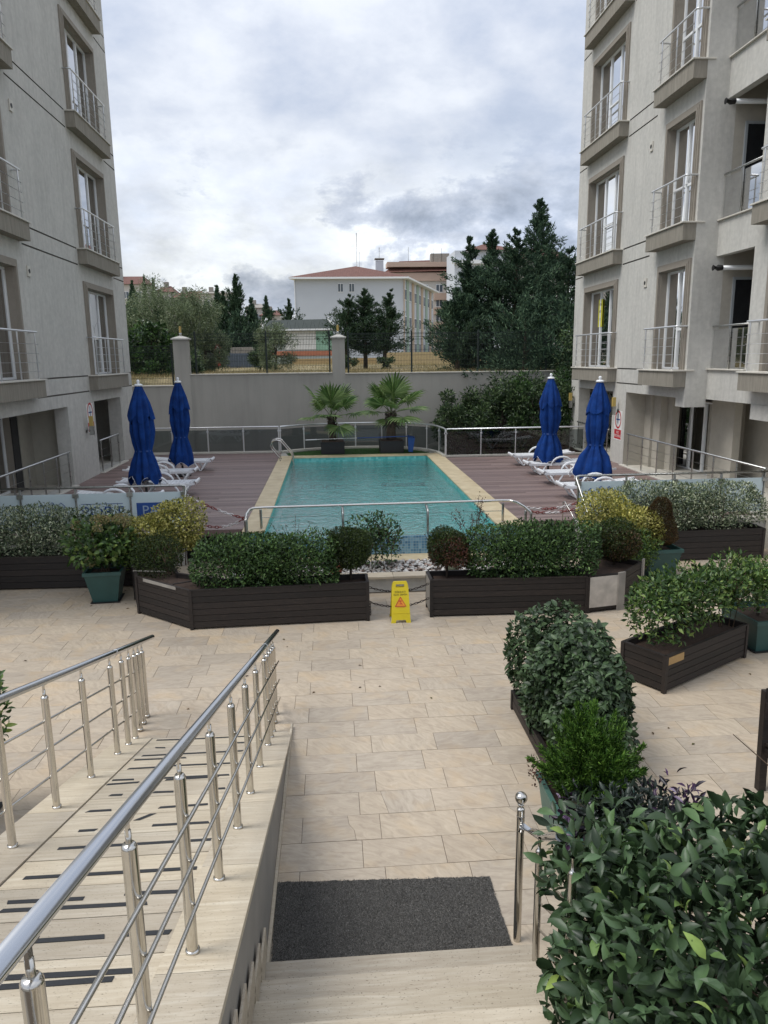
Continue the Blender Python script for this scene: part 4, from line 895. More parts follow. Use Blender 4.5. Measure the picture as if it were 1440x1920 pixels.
gr_ = front_glass('frosted glass balustrade with a blue emblem on the right deck edge', [5.02, 6.03, 7.05, 8.05, 8.98], -1, 0)
def emblem(t, x, z):
    for i, (w_, h_, dx) in enumerate(((.10, .16, -.22), (.13, .24, 0), (.13, .22, .17))):
        mb = MB(); y = GY-.0085
        P_ = [(-w_/2, -.1), (-w_/2, h_*.5), (0, h_*.5+.06), (w_/2, h_*.5), (w_/2, -.1)]
        for a, b in zip(P_[:-1], P_[1:]): mb.beam((x+dx+a[0], y, z+a[1]), (x+dx+b[0], y, z+b[1]), .005, .02, (0, 1, 0))
        mb.build('emblem', SIGNB, t)
emblem(gl_, -5.62+.15, 1.14); emblem(gr_, 5.5, 1.20)
place_text('PORT', .30, (-4.52, GY-.008, 1.10), (1, 0, 0), (0, 0, 1), SIGNB, gl_, wide=1.1)
MB().box(-4.92, -4.12, GY-.009, GY-.0055, 1.262, 1.272).build('print_line', SIGNB, gl_)
MB().box(-3.86, -3.0, GY-.009, GY-.0055, .96, 1.27).build('blue_block', SIGNB, gl_)
place_text('PARK', .27, (-3.43, GY-.0125, 1.11), (1, 0, 0), (0, 0, 1), FADEDW, gl_, wide=1.0)
place_text('PORT', .30, (6.55, GY-.008, 1.05), (1, 0, 0), (0, 0, 1), SIGNB, gr_, wide=1.1)
# low rail over the overflow edge of the pool
t = thing('pool_railing', 'low steel railing across the near end of the pool', 'railing', (1, 14.7, .67))
z = 1.10
MB().tube([(-1.68, 13.95, .99), (-1.69, 14.25, 1.05), (-1.66, 14.52, 1.085), (-1.58, 14.62, z), (-1.4, 14.65, z), (3.45, 14.65, z+.02), (3.62, 14.62, z+.02), (3.74, 14.5, z), (3.82, 14.2, 1.06), (3.88, 13.95, 1.0)], .026, 12).build('handrail', STEEL, t)
for x, y, z0 in ((-1.45, 14.65, .672), (.19, 14.38, .1), (1.89, 14.38, .1), (3.48, 14.65, .672), (-1.69, 14.2, 0), (3.83, 14.18, 0), (-1.68, 13.97, 0), (3.88, 13.97, 0)):
    MB().tube([(x, y, z0), (x, y if y < 14.3 else 14.65 if y > 14.5 else 14.38, 1.0), (x, max(y, 14.65) if y > 14.3 else y, 1.06 if y > 14.3 else .99)], .026, 12).build('post', STEEL2, t)
MB().tube([(-1.45, 14.62, .90), (3.48, 14.62, .91)], .007, 6).build('rod', STEEL, t)
# far glass rail
def far_rail(label, pts, posts_every, name='glass_balustrade', ztop=1.62):
    t = thing(name, label, 'balustrade', (pts[len(pts)//2][0], pts[len(pts)//2][1], .7))
    MB().tube([(x, y, ztop) for x, y in pts], .026, 12).build('handrail', STEEL3, t)
    # posts and panels
    acc = [0]; 
    for a, b in zip(pts[:-1], pts[1:]): acc.append(acc[-1]+math.dist(a, b))
    n = max(1, round(acc[-1]/posts_every)); pp = []
    for i in range(n+1):
        s = acc[-1]*i/n; pp.append((np.interp(s, acc, [p[0] for p in pts]), np.interp(s, acc, [p[1] for p in pts])))
    for x, y in pp:
        p = MB().box(x-.015, x+.015, y-.02, y+.02, .73, ztop-.01).build('post', STEEL3, t); MB().box(x-.035, x+.035, y-.035, y+.03, ztop-.17, ztop-.12).build('glass_clamp', STEEL3, p)
    for (xa, ya), (xb, yb) in zip(pp[:-1], pp[1:]):
        d = Vector((xb-xa, yb-ya, 0)).normalized()*.03
        MB().quad((xa+d.x, ya+d.y, .76), (xb-d.x, yb-d.y, .76), (xb-d.x, yb-d.y, ztop-.09), (xa+d.x, ya+d.y, ztop-.09)).build('glass_panel', SMOKED, t)
far_rail('smoked glass balustrade along the back of the left deck', [(-7.0, 27.2), (-1.9, 27.06)], 1.27)
far_rail('curved smoked glass balustrade behind the two potted palms', arc, .95)
far_rail('smoked glass balustrade along the back of the right deck', [(3.9, 24.9), (8.7, 24.92)], 1.2)
# pool ladder
t = thing('pool_ladder', 'pair of bent steel grab rails at the far left corner of the pool', 'ladder', (-1.5, 25.2, .67))
for yy in (24.75, 25.25):
    MB().tube([(-1.72, yy, .672), (-1.74, yy, .78), (-1.98, yy, 1.08), (-2.02, yy, 1.22), (-1.96, yy, 1.34), (-1.82, yy, 1.38), (-1.68, yy, 1.34), (-1.34, yy, .92), (-1.30, yy, .80), (-1.30, yy, .1)], .024, 10).build('grab_rail', STEEL, t)
for zz in (.35, .1): MB().tube([(-1.30, 24.75, zz), (-1.30, 25.25, zz)], .02, 8).build('rung', STEEL, t)

# ================================================================ PARASOLS
def parasol(label, x, y, seed, flare=.34, ztop=3.5, lean=0.):
    r = np.random.default_rng(seed); t = thing('parasol', label, 'parasol', (x, y, .67), group='closed blue parasols beside the loungers')
    n = 96; ph = r.uniform(0, 6.28, 4)
    def surf(rows, name, edge):
        vs = []; ed = []
        for j, (zz, rr, fold) in enumerate(rows):
            for k in range(n):
                a = 2*math.pi*k/n
                f = abs(math.sin(4*a+ph[0]+.25*math.sin(zz*3)))**.6; f = 1-f; g = .5+.5*math.cos(4*a+ph[1]+zz*.5); s = math.sin(13*a+ph[2]+zz*2)*.3+math.sin(5*a+ph[3]-zz*1.3)*.5+math.sin(23*a+ph[1]+zz)*.12
                rad = rr*1.2*(1-fold*(.85*f+.22*g)+.22*fold*s)
                dz = 0
                if edge and j == len(rows)-1: dz = edge*(abs(math.sin(2.5*a+ph[1]))**1.1)*(1+.45*math.sin(a+ph[3]))
                if edge and j == len(rows)-2: dz = edge*.5*(abs(math.sin(2.5*a+ph[1]))**1.1)
                vs.append((x+rad*math.cos(a)+lean*(zz-2), y+rad*math.sin(a), zz+dz))
                if edge and j == len(rows)-1: ed.append(vs[-1])
        fs = [(j*n+k, j*n+(k+1) % n, (j+1)*n+(k+1) % n, (j+1)*n+k) for j in range(len(rows)-1) for k in range(n)]
        return MB().add(vs, fs, True).build(name, BLUE, t), ed
    zt = ztop-.14; H = zt-.98
    rows = [(zt, .065, .1), (zt-.18, .125, .2), (zt-.42, .20, .3), (zt-.60, .25, .38), (zt-.70, .27, .4)]
    tier, _ = surf(rows, 'vent_flap', -.16)
    rows = [(zt-.02, .05, .1), (zt-.4, .13, .35), (zt-.6, .19, .4), (zt-.8, .235, .4), (zt-1.1, .255, .45), (zt-1.4, .215, .5), (zt-1.52, .185, .45), (zt-1.58, .175, .35), (zt-1.64, .19, .45), (zt-1.85, flare*.78, .45), (zt-2.1, flare*.95, .35), (zt-2.35, flare*1.02, .28), (zt-2.46, flare*1.0, .28)]
    can, ed = surf(rows, 'canopy', .20)
    MB().tube(ed+[ed[0]], .006, 5, False).build('white_piping', PIPING, can)
    MB().lathe((x+lean*(zt-1.58-2), y, zt-1.58), [(.172, -.02), (.182, -.02), (.182, .02), (.172, .02)], 20).build('tie_strap', SIGNB, can)
    MB().tube([(x, y, .70), (x, y, zt)], .022, 12).build('pole', STEEL3, t)
    MB().lathe((x+lean*(zt-2), y, zt), [(0, -.01), (.10, -.01), (.105, .02), (.07, .045), (.02, .05), (.03, .07), (.042, .10), (.03, .135), (0, .145)], 18).build('finial', PLASTICW, t)
    MB().lathe((x, y, .665), [(0, 0), (.24, 0), (.24, .05), (.08, .09), (.03, .10), (.03, .3), (0, .3)], 20).build('parasol_base', POTBLACK, t)
parasol('closed blue parasol nearest the left building, between the near loungers', -4.62, 18.5, 3, .33, 3.56)
parasol('closed blue parasol in front of the back railing on the left deck', -4.40, 22.0, 9, .32, 3.53, .02)
parasol('closed blue parasol in front of the back railing on the right deck', 6.30, 21.0, 14, .36, 3.52)
parasol('closed blue parasol nearest the right building, its hem flaring to the left', 6.70, 18.3, 21, .42, 3.5, .03)

# ================================================================ SUN LOUNGERS
def lounger_build():
    """along +X foot end at x=0, head at x=-1.95; origin on the deck"""
    t = thing('sun_lounger', 'x', 'sun lounger', (0, 0, 0), group='white plastic sun loungers on the decks')
    H = .33
    def top(x):      # seat profile
        return H+(.05*max(0, (x+.12)/.12)**2 if x > -.12 else 0)
    mb = MB(); W = .31; k = 0; x = -.20
    while x > -1.15:
        mb.bbox(x-.052, x+.028, -W+.05, W-.05, H-.012, H+.004, .004); x -= .093
    mb.build('seat_slats', PLASTICW, t, kind='stuff')
    mb = MB(); x0 = -1.15; ang = R(6); c, s = math.cos(ang), math.sin(ang)
    for i in range(8):
        d = .04+i*.093; mb.obox((x0-d*c, 0, H+d*s), .078, 2*W-.10, .016, Matrix.Rotation(ang, 3, 'Y'), .004)
    mb.build('back_slats', PLASTICW, t, kind='stuff')
    for sy in (-1, 1):
        y = sy*(W-.02)
        mb = MB(); mb.beam((-1.16, y, H-.03), (-.14, y, H-.03), .05, .06); mb.beam((-.14, y, H-.03), (-.02, y, H-.01), .05, .06); mb.build('side_rail', PLASTICW, t)
        MB().beam((-1.15, y*.99, H-.01), (-1.15-.80*c, y*.99, H-.01+.80*s), .04, .045).build('back_rail', PLASTICW, t)
        # legs: pairs in a flat V joined by a foot bar
        for xa, xb in ((-.16, -.34), (-.52, -.36)):
            MB().tube([(xa, y, H-.05), (xb, y, .02)], [.028, .022], 8).build('leg', PLASTICW, t)
        for xa, xb in ((-1.05, -1.25), (-1.62, -1.45)):
            MB().tube([(xa, y, H-.05), (xb, y, .02)], [.028, .022], 8).build('leg', PLASTICW, t)
        pts = [(-.66-.62*(1-math.cos(a))/2*1.0, y*1.12, H-.06+.25*math.sin(a)) for a in np.linspace(0, math.pi*.86, 9)]
        MB().tube(pts, [.02, .024, .028, .03, .03, .03, .03, .028, .02], 8).build('armrest', PLASTICW, t)
    mb = MB(); vs = []
    for i, (px_, pz) in enumerate(((-.15, H), (-.08, H+.01), (-.03, H+.045), (0, H+.05), (.02, H+.02), (.015, H-.04), (-.02, H-.06))):
        vs += [(px_, -W, pz), (px_, W, pz)]
    mb.add(vs, [(2*i, 2*i+1, 2*i+3, 2*i+2) for i in range(6)], True); mb.build('foot_end', PLASTICW, t)
    MB().tube([(-.34, -W+.02, .03), (-.34, W-.02, .03)], .018, 8).build('foot_bar', PLASTICW, t)
    return t
lg = lounger_build(); spots = [
    (-3.68, 23.1, 0, 'white plastic sun lounger farthest back on the left deck, under the smaller parasol'),
    (-3.82, 20.95, .0, 'white plastic sun lounger in the middle of the left deck, between the two parasols'),
    (-3.42, 18.85, .0, 'white plastic sun lounger just beyond the nearest left parasol'),
    (-3.95, 17.1, .02, 'white plastic sun lounger half hidden by the left frosted glass balustrade'),
    (5.60, 22.7, math.pi, 'white plastic sun lounger farthest back on the right deck'),
    (5.60, 20.87, math.pi, 'white plastic sun lounger second from the back on the right deck'),
    (5.55, 19.15, math.pi, 'white plastic sun lounger beside the nearest right parasol'),
    (5.43, 17.1, math.pi, 'white plastic sun lounger partly hidden by the right frosted glass balustrade')]
for i, (x, y, a, lb_) in enumerate(spots):
    if i == 0: lg.location = (x, y, .666); lg['label'] = lb_
    else: dup(lg, (x, y, .666), lb_, a)
# plain white side tables between loungers
for x, y, lb_ in ((-4.9, 19.9, 'low white side table between two left loungers'), (6.9, 20.0, 'low white side table between two right loungers')):
    t = thing('side_table', lb_, 'table', (x, y, .666)); MB().bbox(x-.22, x+.22, y-.22, y+.22, 1.0, 1.03, .01).build('tabletop', PLASTICW, t)
    for sx in (-1, 1):
        for sy in (-1, 1): MB().tube([(x+sx*.18, y+sy*.18, 1.0), (x+sx*.2, y+sy*.2, .667)], .018, 8).build('leg', PLASTICW, t)

# ================================================================ PALMS
def palm(label, x, y, seed, trunk_h, trunk_r, nf, fl):
    r = np.random.default_rng(seed); t = thing('potted_palm', label, 'palm', (x, y, .67))
    s = .42
    mb = MB(); mb.box(x-s, x+s, y-s, y+s, .67, 1.10); po = mb.build('pot', POTBLACK, t)
    MB().box(x-s+.03, x+s-.03, y-s+.03, y+s-.03, 1.101, 1.115).build('soil', SOIL, po)
    MB().box(x-s-.012, x+s+.012, y-s-.012, y+s+.012, 1.04, 1.098).build('pot_rim', POTBLACK, po)
    z0 = 1.11; prof = [(0, 0), (trunk_r*1.25, 0)]+[(trunk_r*(1.2-.45*k/10+.06*(k % 2)), trunk_h*k/10) for k in range(1, 11)]+[(0, trunk_h+.05)]
    tk = MB().lathe((x, y, z0), prof, 16).build('trunk', BARK, t)
    # stubs of old leaf bases round the top of the trunk
    n = 220; a = r.uniform(0, 6.28, n); zz = z0+trunk_h*r.uniform(.45, 1.05, n); rr = trunk_r*.85
    P = np.column_stack([x+rr*np.cos(a), y+rr*np.sin(a), zz]); D = np.column_stack([np.cos(a), np.sin(a), r.uniform(.2, 1.5, n)])+r.normal(size=(n, 3))*.25
    link('leaf_stubs', leafmesh('leaf_stubs', P, D, D+r.normal(size=(n, 3)), .13, .05, T_SIMPLE, ORG[t.name]), BARK, t)['kind'] = 'stuff'
    top = np.array((x, y, z0+trunk_h))
    for i in range(nf):
        az = i*2.399+r.uniform(-.25, .25); q = (i+.5)/nf       # q small = young upright
        el = R(86-100*q**1.1+r.uniform(-8, 8)); pl = fl*(.40+.22*r.random())*(.8 if q < .2 else 1)
        d = np.array((math.cos(az)*math.cos(el), math.sin(az)*math.cos(el), math.sin(el)))
        pts = [top+d*pl*u+np.array((0, 0, -.12*q*u*u)) for u in (0, .35, .7, 1)]
        mb = MB(); mb.tube([tuple(p) for p in pts], [.017, .013, .010, .008], 5, False)
        tip = pts[-1]; dd = unit(pts[-1]-pts[-2]); side = unit(np.cross(dd, (0, 0, 1.))) if abs(dd[2]) < .97 else np.array((math.sin(az), -math.cos(az), 0.)); up = np.cross(side, dd)
        seg = 27; span = R(118); L = fl*(.56+.12*r.random())
        for k in range(seg):
            th = -span+2*span*k/(seg-1); w_ = span*2/(seg-1)*.5
            Lk = L*(1-.30*abs(th/span)**1.6)*r.uniform(.93, 1.05)
            def pt(a, ll, drop, lift): 
                v = dd*math.cos(a)+side*math.sin(a); p_ = tip+v*ll+up*(lift+.10*ll*math.cos(a)-.0)
                return tuple(p_+np.array((0, 0, -drop)))
            b = pt(th, .01, 0, 0); l1 = pt(th-w_*.92, Lk*.62, .01, 0); r1 = pt(th+w_*.92, Lk*.62, .01, 0); m1 = pt(th, Lk*.62, .01, .028)
            l2 = pt(th-w_*.30, Lk*.86, .05*Lk+.02, 0); r2 = pt(th+w_*.30, Lk*.86, .05*Lk+.02, 0); tp = pt(th, Lk, r.uniform(.06, .26)*Lk, 0)
            mb.add([b, l1, m1, r1, l2, r2, tp], [(0, 1, 2), (0, 2, 3), (1, 4, 2), (2, 5, 3), (2, 4, 5), (4, 6, 5)])
        mb.build('frond', L_PALM, t)
palm('left potted fan palm in a square black pot behind the pool', .05, 26.72, 4, .84, .11, 11, 1.36)
palm('right potted fan palm with the thicker trunk in a square black pot behind the pool', 2.17, 26.68, 8, .95, .15, 12, 1.42)
t = thing('pool_net', 'long blue-handled pool skimmer net lying across the two palm pots', 'pool net', (1.0, 26.3, 1.2))
MB().tube([(-.92, 26.22, 1.20), (-.5, 26.24, 1.21)], .018, 8).build('grip', PLASTICW, t); MB().tube([(-.5, 26.24, 1.21), (1.0, 26.27, 1.235)], .014, 8).build('pole', STEEL3, t); MB().tube([(.9, 26.265, 1.232), (2.82, 26.3, 1.26)], .017, 8).build('pole', SIGNB, t)
NETB = plain('net_blue', S('#1f4f96'), .6)
fr = [(2.72, 26.12, 1.26), (2.74, 26.5, 1.28), (2.98, 26.52, 1.22), (2.97, 26.14, 1.20)]
MB().tube(fr+[fr[0]], .014, 6).build('net_frame', SIGNB, t)
mb = MB(); lo = [(2.74, 26.16, .72), (2.76, 26.46, .74), (2.90, 26.46, .72), (2.90, 26.16, .70)]
for i in range(4): j = (i+1) % 4; mb.quad(fr[i], fr[j], lo[j], lo[i])
mb.quad(*lo); mb.build('net_bag', NETB, t)

# ================================================================ PLANTERS, HEDGES, POTS
def planter(label, outline, z1, n, patches=(), soil=.07, feet=True, group=None):
    """outline: closed list of (x,y) clockwise seen from above or not; planks stacked on each side"""
    cx = sum(p[0] for p in outline)/len(outline); cy = sum(p[1] for p in outline)/len(outline)
    t = thing('planter_box', label, 'planter', (cx, cy, 0), group=group); h = (z1-.03)/n
    for i in range(len(outline)):
        p = Vector((*outline[i], 0)); q = Vector((*outline[(i+1) % len(outline)], 0)); d = (q-p); L = d.length; d.normalize()
        for k in range(n):
            za = .03+k*h+h/2; off = rnd_.uniform(-.002, .002); nn = d.cross(Vector((0, 0, 1)))*off
            MB().beam(p+d*.004+Vector((0, 0, za))+nn, q-d*.004+Vector((0, 0, za))+nn, .028, h-.007).build('plank', PLANK, t)
        MB().beam(Vector((p.x, p.y, .0)), Vector((p.x, p.y, z1+.006)), .05, .05, (d.x, d.y, 0)).build('corner_post', PLANK, t)
        MB().beam(p+Vector((0, 0, z1+.003)), q+Vector((0, 0, z1+.003)), .045, .016).build('top_rail', PLANK, t)
    s = .93; mb = MB(); mb.prism([(cx+(x-cx)*s, cy+(y-cy)*s) for x, y in outline] if len(outline) == 4 else outline, .05, z1-soil); mb.build('soil', SOIL, t)
    return t
pl1 = planter('long black planter with a curved left end in front of the pool', [(-2.18, 10.80), (.50, 10.92), (.50, 11.36), (-1.75, 11.32), (-2.55, 11.75), (-2.80, 12.45), (-3.42, 12.40), (-3.17, 11.65)], .62, 6)
MB().beam((-3.03, 11.505, .605), (-2.42, 10.985, .605), .02, .05).build('patch_board', GREYBOARD, pl1, label='pale grey repair strip on the rounded corner')
MB().beam((-3.3, 11.95, .632), (-2.75, 11.85, .632), .035, .012).build('brace', GREYBOARD, pl1); MB().beam((-2.5, 10.95+.2, .625), (-2.2, 11.3, .625), .03, .012).build('brace', PLANK, pl1)
pl2 = planter('long black planter right of the yellow floor sign', [(1.50, 10.98), (3.96, 10.90), (3.96, 11.42), (1.50, 11.46)], .60, 6)
MB().beam((1.478, 11.0, .33), (1.478, 11.44, .33), .006, .5).build('end_panel', GREYBOARD, pl2)
pl3 = planter('angled end planter with an unpainted pale panel beside the long black planter', [(3.99, 10.90), (4.57, 11.02), (5.14, 11.62), (4.45, 12.3), (3.99, 11.44)], .60, 6)
MB().beam((4.0, 10.878, .34), (4.50, 10.982, .34), .008, .50).build('pale_panel', plain('dirty_board', S('#b3aca2'), .7, var=.22, scale=5), pl3, label='stained unpainted panel on the front')
MB().beam((4.55, 10.99, .0), (4.55, 10.99, .63), .13, .03, (.3, -1, 0)).build('corner_board', GREYBOARD, pl3); MB().beam((5.16, 11.60, .0), (5.16, 11.60, .66), .09, .03, (.8, -.6, 0)).build('corner_board', GREYBOARD, pl3)
pl4 = planter('long black planter at the left edge below the frosted glass', [(-7.0, 13.20), (-3.55, 13.12), (-3.55, 13.72), (-7.0, 13.80)], .60, 5)
pl5 = planter('long dark planter on the right below the frosted glass', [(5.3, 13.62), (8.52, 13.70), (8.52, 14.22), (5.3, 14.16)], .60, 5)
c, s = math.cos(R(31.5)), math.sin(R(31.5))
def rot6(u, v): return (3.92+u*c-v*s, 8.02+u*s+v*c)
pl6 = planter('brown weathered planter standing diagonally on the right, with a raw wood patch', [rot6(0, 0), rot6(1.80, 0), rot6(1.80, .60), rot6(0, .60)], .47, 5)
a_, b_ = rot6(.02, -.018), rot6(.34, -.018); MB().beam((*a_, .405), (*b_, .405), .012, .095).build('raw_patch', RAWWOOD, pl6, label='unpainted yellow wood patch at the corner')
pl7 = planter('dark planter hidden under the round-leaved hedge right of the steps', [(2.02, 6.1), (2.68, 6.1), (2.68, 7.8), (2.02, 7.8)], .22, 2)
def plant(name, label, cat, x, y, z=.5, group=None): return thing(name, label, cat, (x, y, z), group=group)
def stems(t, pts, r0=.012, mat=TWIG, name='stem'):
    for p in pts:
        MB().tube(p, [r0*(1-.5*i/(len(p)-1)) for i in range(len(p))], 6).build(name, mat, t)
def bush(name, label, cat, c, r, mat, n, seed, L=.05, W=.026, z0=.5, nst=5, tmpl=T_SIMPLE, more=(), **k):
    rg = np.random.default_rng(seed); t = plant(name, label, cat, c[0], c[1], z0)
    P = []
    for i in range(nst):
        bx, by = c[0]+rg.uniform(-.8, .8)*r[0]*.8, c[1]+rg.uniform(-.5, .5)*r[1]*.5
        P.append([(bx, by, z0-.06), (bx+rg.normal()*.03, by+rg.normal()*.03, (z0+c[2])/2), (bx+rg.normal()*.12, by+rg.normal()*.1, c[2]+.1)])
        for j in range(2): P.append([P[-1][1] if j == 0 else P[-2][1], (bx+rg.normal()*.15, by+rg.normal()*.12, c[2]+r[2]*.5)])
    stems(t, P, .011)
    leafy('foliage', rg, n, c, r, mat, t, L, W, tmpl=tmpl, zmin=z0-.05, **k)['kind'] = 'stuff'
    for c2, r2, n2 in more: leafy('foliage', rg, n2, c2, r2, mat, t, L, W, tmpl=tmpl, zmin=z0-.05, **k)['kind'] = 'stuff'
    return t
bush('hedge', 'clipped dark green hedge filling the planter left of the yellow sign', 'hedge', (-1.02, 11.2, .94), (1.12, .36, .40), L_HEDGE, 17000, 11, .058, .025, .56, 9, p=5, shell=.8, lump=.07, lf=6)
bush('hedge', 'clipped dark green hedge filling the planter right of the yellow sign', 'hedge', (3.17, 11.3, .96), (1.08, .38, .42), L_HEDGE, 17000, 12, .058, .025, .54, 8, p=5, shell=.8, lump=.07, lf=6)
bush('hedge', 'low green hedge in the curved end of the left planter', 'hedge', (-2.9, 12.1, .86), (.38, .5, .36), L_TOPI, 4500, 13, .04, .014, .56, 4, p=3, shell=.5)
bush('variegated_hedge', 'silvery variegated hedge in the long planter on the left', 'hedge', (-5.45, 13.5, 1.01), (1.75, .32, .46), L_VARIEG, 14000, 14, .055, .022, .54, 14, p=5, shell=.75, lump=.10, lf=5)
bush('variegated_hedge', 'silvery variegated hedge in the long planter on the right', 'hedge', (6.95, 13.95, 1.05), (1.62, .33, .47), L_VARIEG, 17000, 15, .055, .022, .54, 14, p=5, shell=.7, lump=.08, lf=5)
bush('golden_shrub', 'bright yellow-leaved shrub beside the left frosted glass balustrade', 'shrub', (-2.78, 13.05, 1.10), (.42, .42, .46), L_YELLOW, 5000, 16, .055, .028, .45, 6, p=2.8, shell=.5, lump=.15, lf=4.5, more=(((-3.28, 12.95, .96), (.42, .42, .40), 4200), ((-3.0, 12.75, .8), (.3, .3, .3), 1500)))
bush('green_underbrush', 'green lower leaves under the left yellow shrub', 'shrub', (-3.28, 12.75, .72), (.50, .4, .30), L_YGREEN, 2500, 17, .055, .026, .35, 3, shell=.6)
bush('golden_shrub', 'bright yellow-leaved shrub beside the right frosted glass balustrade', 'shrub', (5.0, 13.0, 1.08), (.46, .42, .46), L_YELLOW, 5200, 18, .055, .028, .45, 6, p=2.8, shell=.5, lump=.16, lf=4, more=(((5.55, 12.85, .90), (.42, .4, .36), 4000), ((5.3, 12.7, .98), (.35, .3, .3), 2000)))
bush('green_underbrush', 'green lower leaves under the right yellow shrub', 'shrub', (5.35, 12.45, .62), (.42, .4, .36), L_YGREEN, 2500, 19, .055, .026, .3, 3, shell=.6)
bush('loose_shrub', 'loose light green shrub with bare stems in the diagonal planter', 'shrub', (4.35, 8.78, .95), (.80, .44, .36), L_LIGHT, 4200, 20, .072, .034, .44, 5, p=2.4, shell=.8, lump=.2, lf=3.5, yaw=R(31))
bush('loose_shrub', 'bushy light green shrub at the back of the diagonal planter', 'shrub', (5.25, 9.15, .98), (.55, .4, .32), L_LIGHT, 2600, 22, .07, .033, .44, 4, p=2.4, shell=.8, lump=.2, lf=3.5)
def topiary(label, x, y, zb, zc, r, mat, seed, n=13000, L=.040, W=.014, mat2=None):
    rg = np.random.default_rng(seed); t = plant('ball_topiary', label, 'topiary', x, y, zb)
    MB().tube([(x, y, zb-.06), (x+.01, y, zc-.1), (x, y, zc)], [.022, .018, .012], 8).build('stem', BARK, t)
    stems(t, [[(x, y, zc-.15), (x+rg.normal()*.15, y+rg.normal()*.15, zc+rg.normal()*.1)] for _ in range(9)], .008, name='branch')
    leafy('foliage', rg, n, (x, y, zc), (r, r, r*.88), mat, t, L, W, up=.3, spread=.7, shell=.55, lump=.10, lf=7, p=2.2)['kind'] = 'stuff'
    if mat2: leafy('browned_foliage', rg, n//2, (x+.04, y-.06, zc-.06), (r*.95, r*.9, r*.75), mat2, t, L, W, shell=.5, lump=.1, lf=7)['kind'] = 'stuff'
topiary('round dark green topiary at the right end of the left planter', .25, 11.3, .58, 1.07, .36, L_TOPI, 31)
topiary('round red-browned topiary at the left end of the right planter', 1.80, 11.35, .56, 1.04, .335, L_TOPI, 32, 8000, mat2=L_REDBR)
topiary('half-browned round conifer in the angled end planter', 4.72, 11.75, .56, .98, .37, L_TOPI, 33, 8000, mat2=L_BROWN)
def square_pot(t, x, y, h, rb, rt, ang=0., mat=POTGREEN):
    c, s = math.cos(ang), math.sin(ang)
    def ring(r, z): return [(x+(a*c-b*s)*r, y+(a*s+b*c)*r, z) for a, b in ((-1, -1), (1, -1), (1, 1), (-1, 1))]
    R_ = ring(rb, .02)+ring(rt*.93, h-.06)+ring(rt, h-.06)+ring(rt, h)+ring(rt-.035, h)+ring(rt-.05, h-.09)
    fs = [(3, 2, 1, 0)]+[(a+i, a+(i+1) % 4, a+4+(i+1) % 4, a+4+i) for a in (0, 4, 8, 12, 16) for i in range(4)]
    po = MB().add(R_, fs).build('pot', mat, t)
    MB().add(ring(rt-.048, h-.085), [(0, 1, 2, 3)]).build('soil', SOIL, po)
    MB().add(ring(rb+.03, .0)+ring(rb+.04, .02), [(3, 2, 1, 0), (4, 5, 6, 7), (0, 1, 5, 4), (1, 2, 6, 5), (2, 3, 7, 6), (3, 0, 4, 7)]).build('saucer', POTBLACK, po)
# hydrangea
t = thing('potted_hydrangea', 'faded hydrangea in a green square pot left of the curved planter', 'potted plant', (-3.9, 12.45, 0)); square_pot(t, -3.90, 12.45, .56, .20, .31, .08)
rg = np.random.default_rng(41); P_ = []
for i in range(13):
    a = rg.uniform(0, 6.28); P_.append([(-3.9+rg.normal()*.05, 12.45+rg.normal()*.05, .48), (-3.9+.2*math.cos(a), 12.45+.2*math.sin(a), .85), (-3.9+.42*math.cos(a)*rg.uniform(.6, 1.2), 12.45+.42*math.sin(a), rg.uniform(1.05, 1.42))])
stems(t, P_, .009)
leafy('foliage', rg, 1500, (-3.9, 12.42, .98), (.52, .45, .42), L_LIGHT, t, .10, .06, up=.2, tmpl=T_FINE, shell=.9, lump=.15)['kind'] = 'stuff'
for i in range(15):
    a = rg.uniform(0, 6.28); rr = rg.uniform(.1, .5); cz = 1.50-.32*rr+rg.uniform(-.08, .05)
    if i > 12: cz = rg.uniform(.68, .8)
    leafy('flower_head', rg, 170, (-3.9+rr*math.cos(a), 12.42+rr*math.sin(a)*.8, cz), (.085, .085, .065), L_FLOWER, t, .026, .02, shell=.3)
# conical conifer pot
t = thing('potted_conifer', 'brownish cone-shaped conifer in a green square pot on the right', 'potted plant', (5.93, 12.75, 0)); square_pot(t, 5.93, 12.75, .57, .22, .33, .05)
MB().tube([(5.93, 12.75, .5), (5.93, 12.75, 1.3)], [.02, .008], 8).build('stem', BARK, t)
rg = np.random.default_rng(42); n = 7500; hgt = rg.random(n)**1.25; a = rg.uniform(0, 6.28, n); rr = (.37*np.sqrt(np.maximum(0, 1-hgt))*(.35+.65*np.minimum(1, (hgt+.05)*5)))*(1-.4*rg.random(n)**2)
P = np.column_stack([5.93+rr*np.cos(a), 12.75+rr*np.sin(a), .60+.86*hgt]); P += lumps(rg, P, .03, 9)[:, None]*np.column_stack([np.cos(a), np.sin(a), a*0])
D = np.column_stack([np.cos(a), np.sin(a), np.full(n, .9)])+rg.normal(size=(n, 3))*.5
link('foliage', leafmesh('foliage', P, D, rg.normal(size=(n, 3)), .038, .012, T_SIMPLE, ORG[t.name]), L_BROWN, t)['kind'] = 'stuff'
# green rectangular trough with juniper
t = thing('potted_juniper', 'juniper in a green plastic trough at the right edge behind the diagonal planter', 'potted plant', (5.95, 9.45, 0)); square_pot(t, 6.02, 9.50, .46, .36, .42, .12)
MB().tube([(5.95, 9.5, .4), (5.9, 9.5, .62), (5.85, 9.5, .85)], [.035, .028, .02], 8).build('stem', BARK, t)
leafy('foliage', np.random.default_rng(43), 5200, (5.88, 9.5, .93), (.5, .42, .30), L_THUJA, t, .05, .012, shell=.8, lump=.2, lf=4)['kind'] = 'stuff'
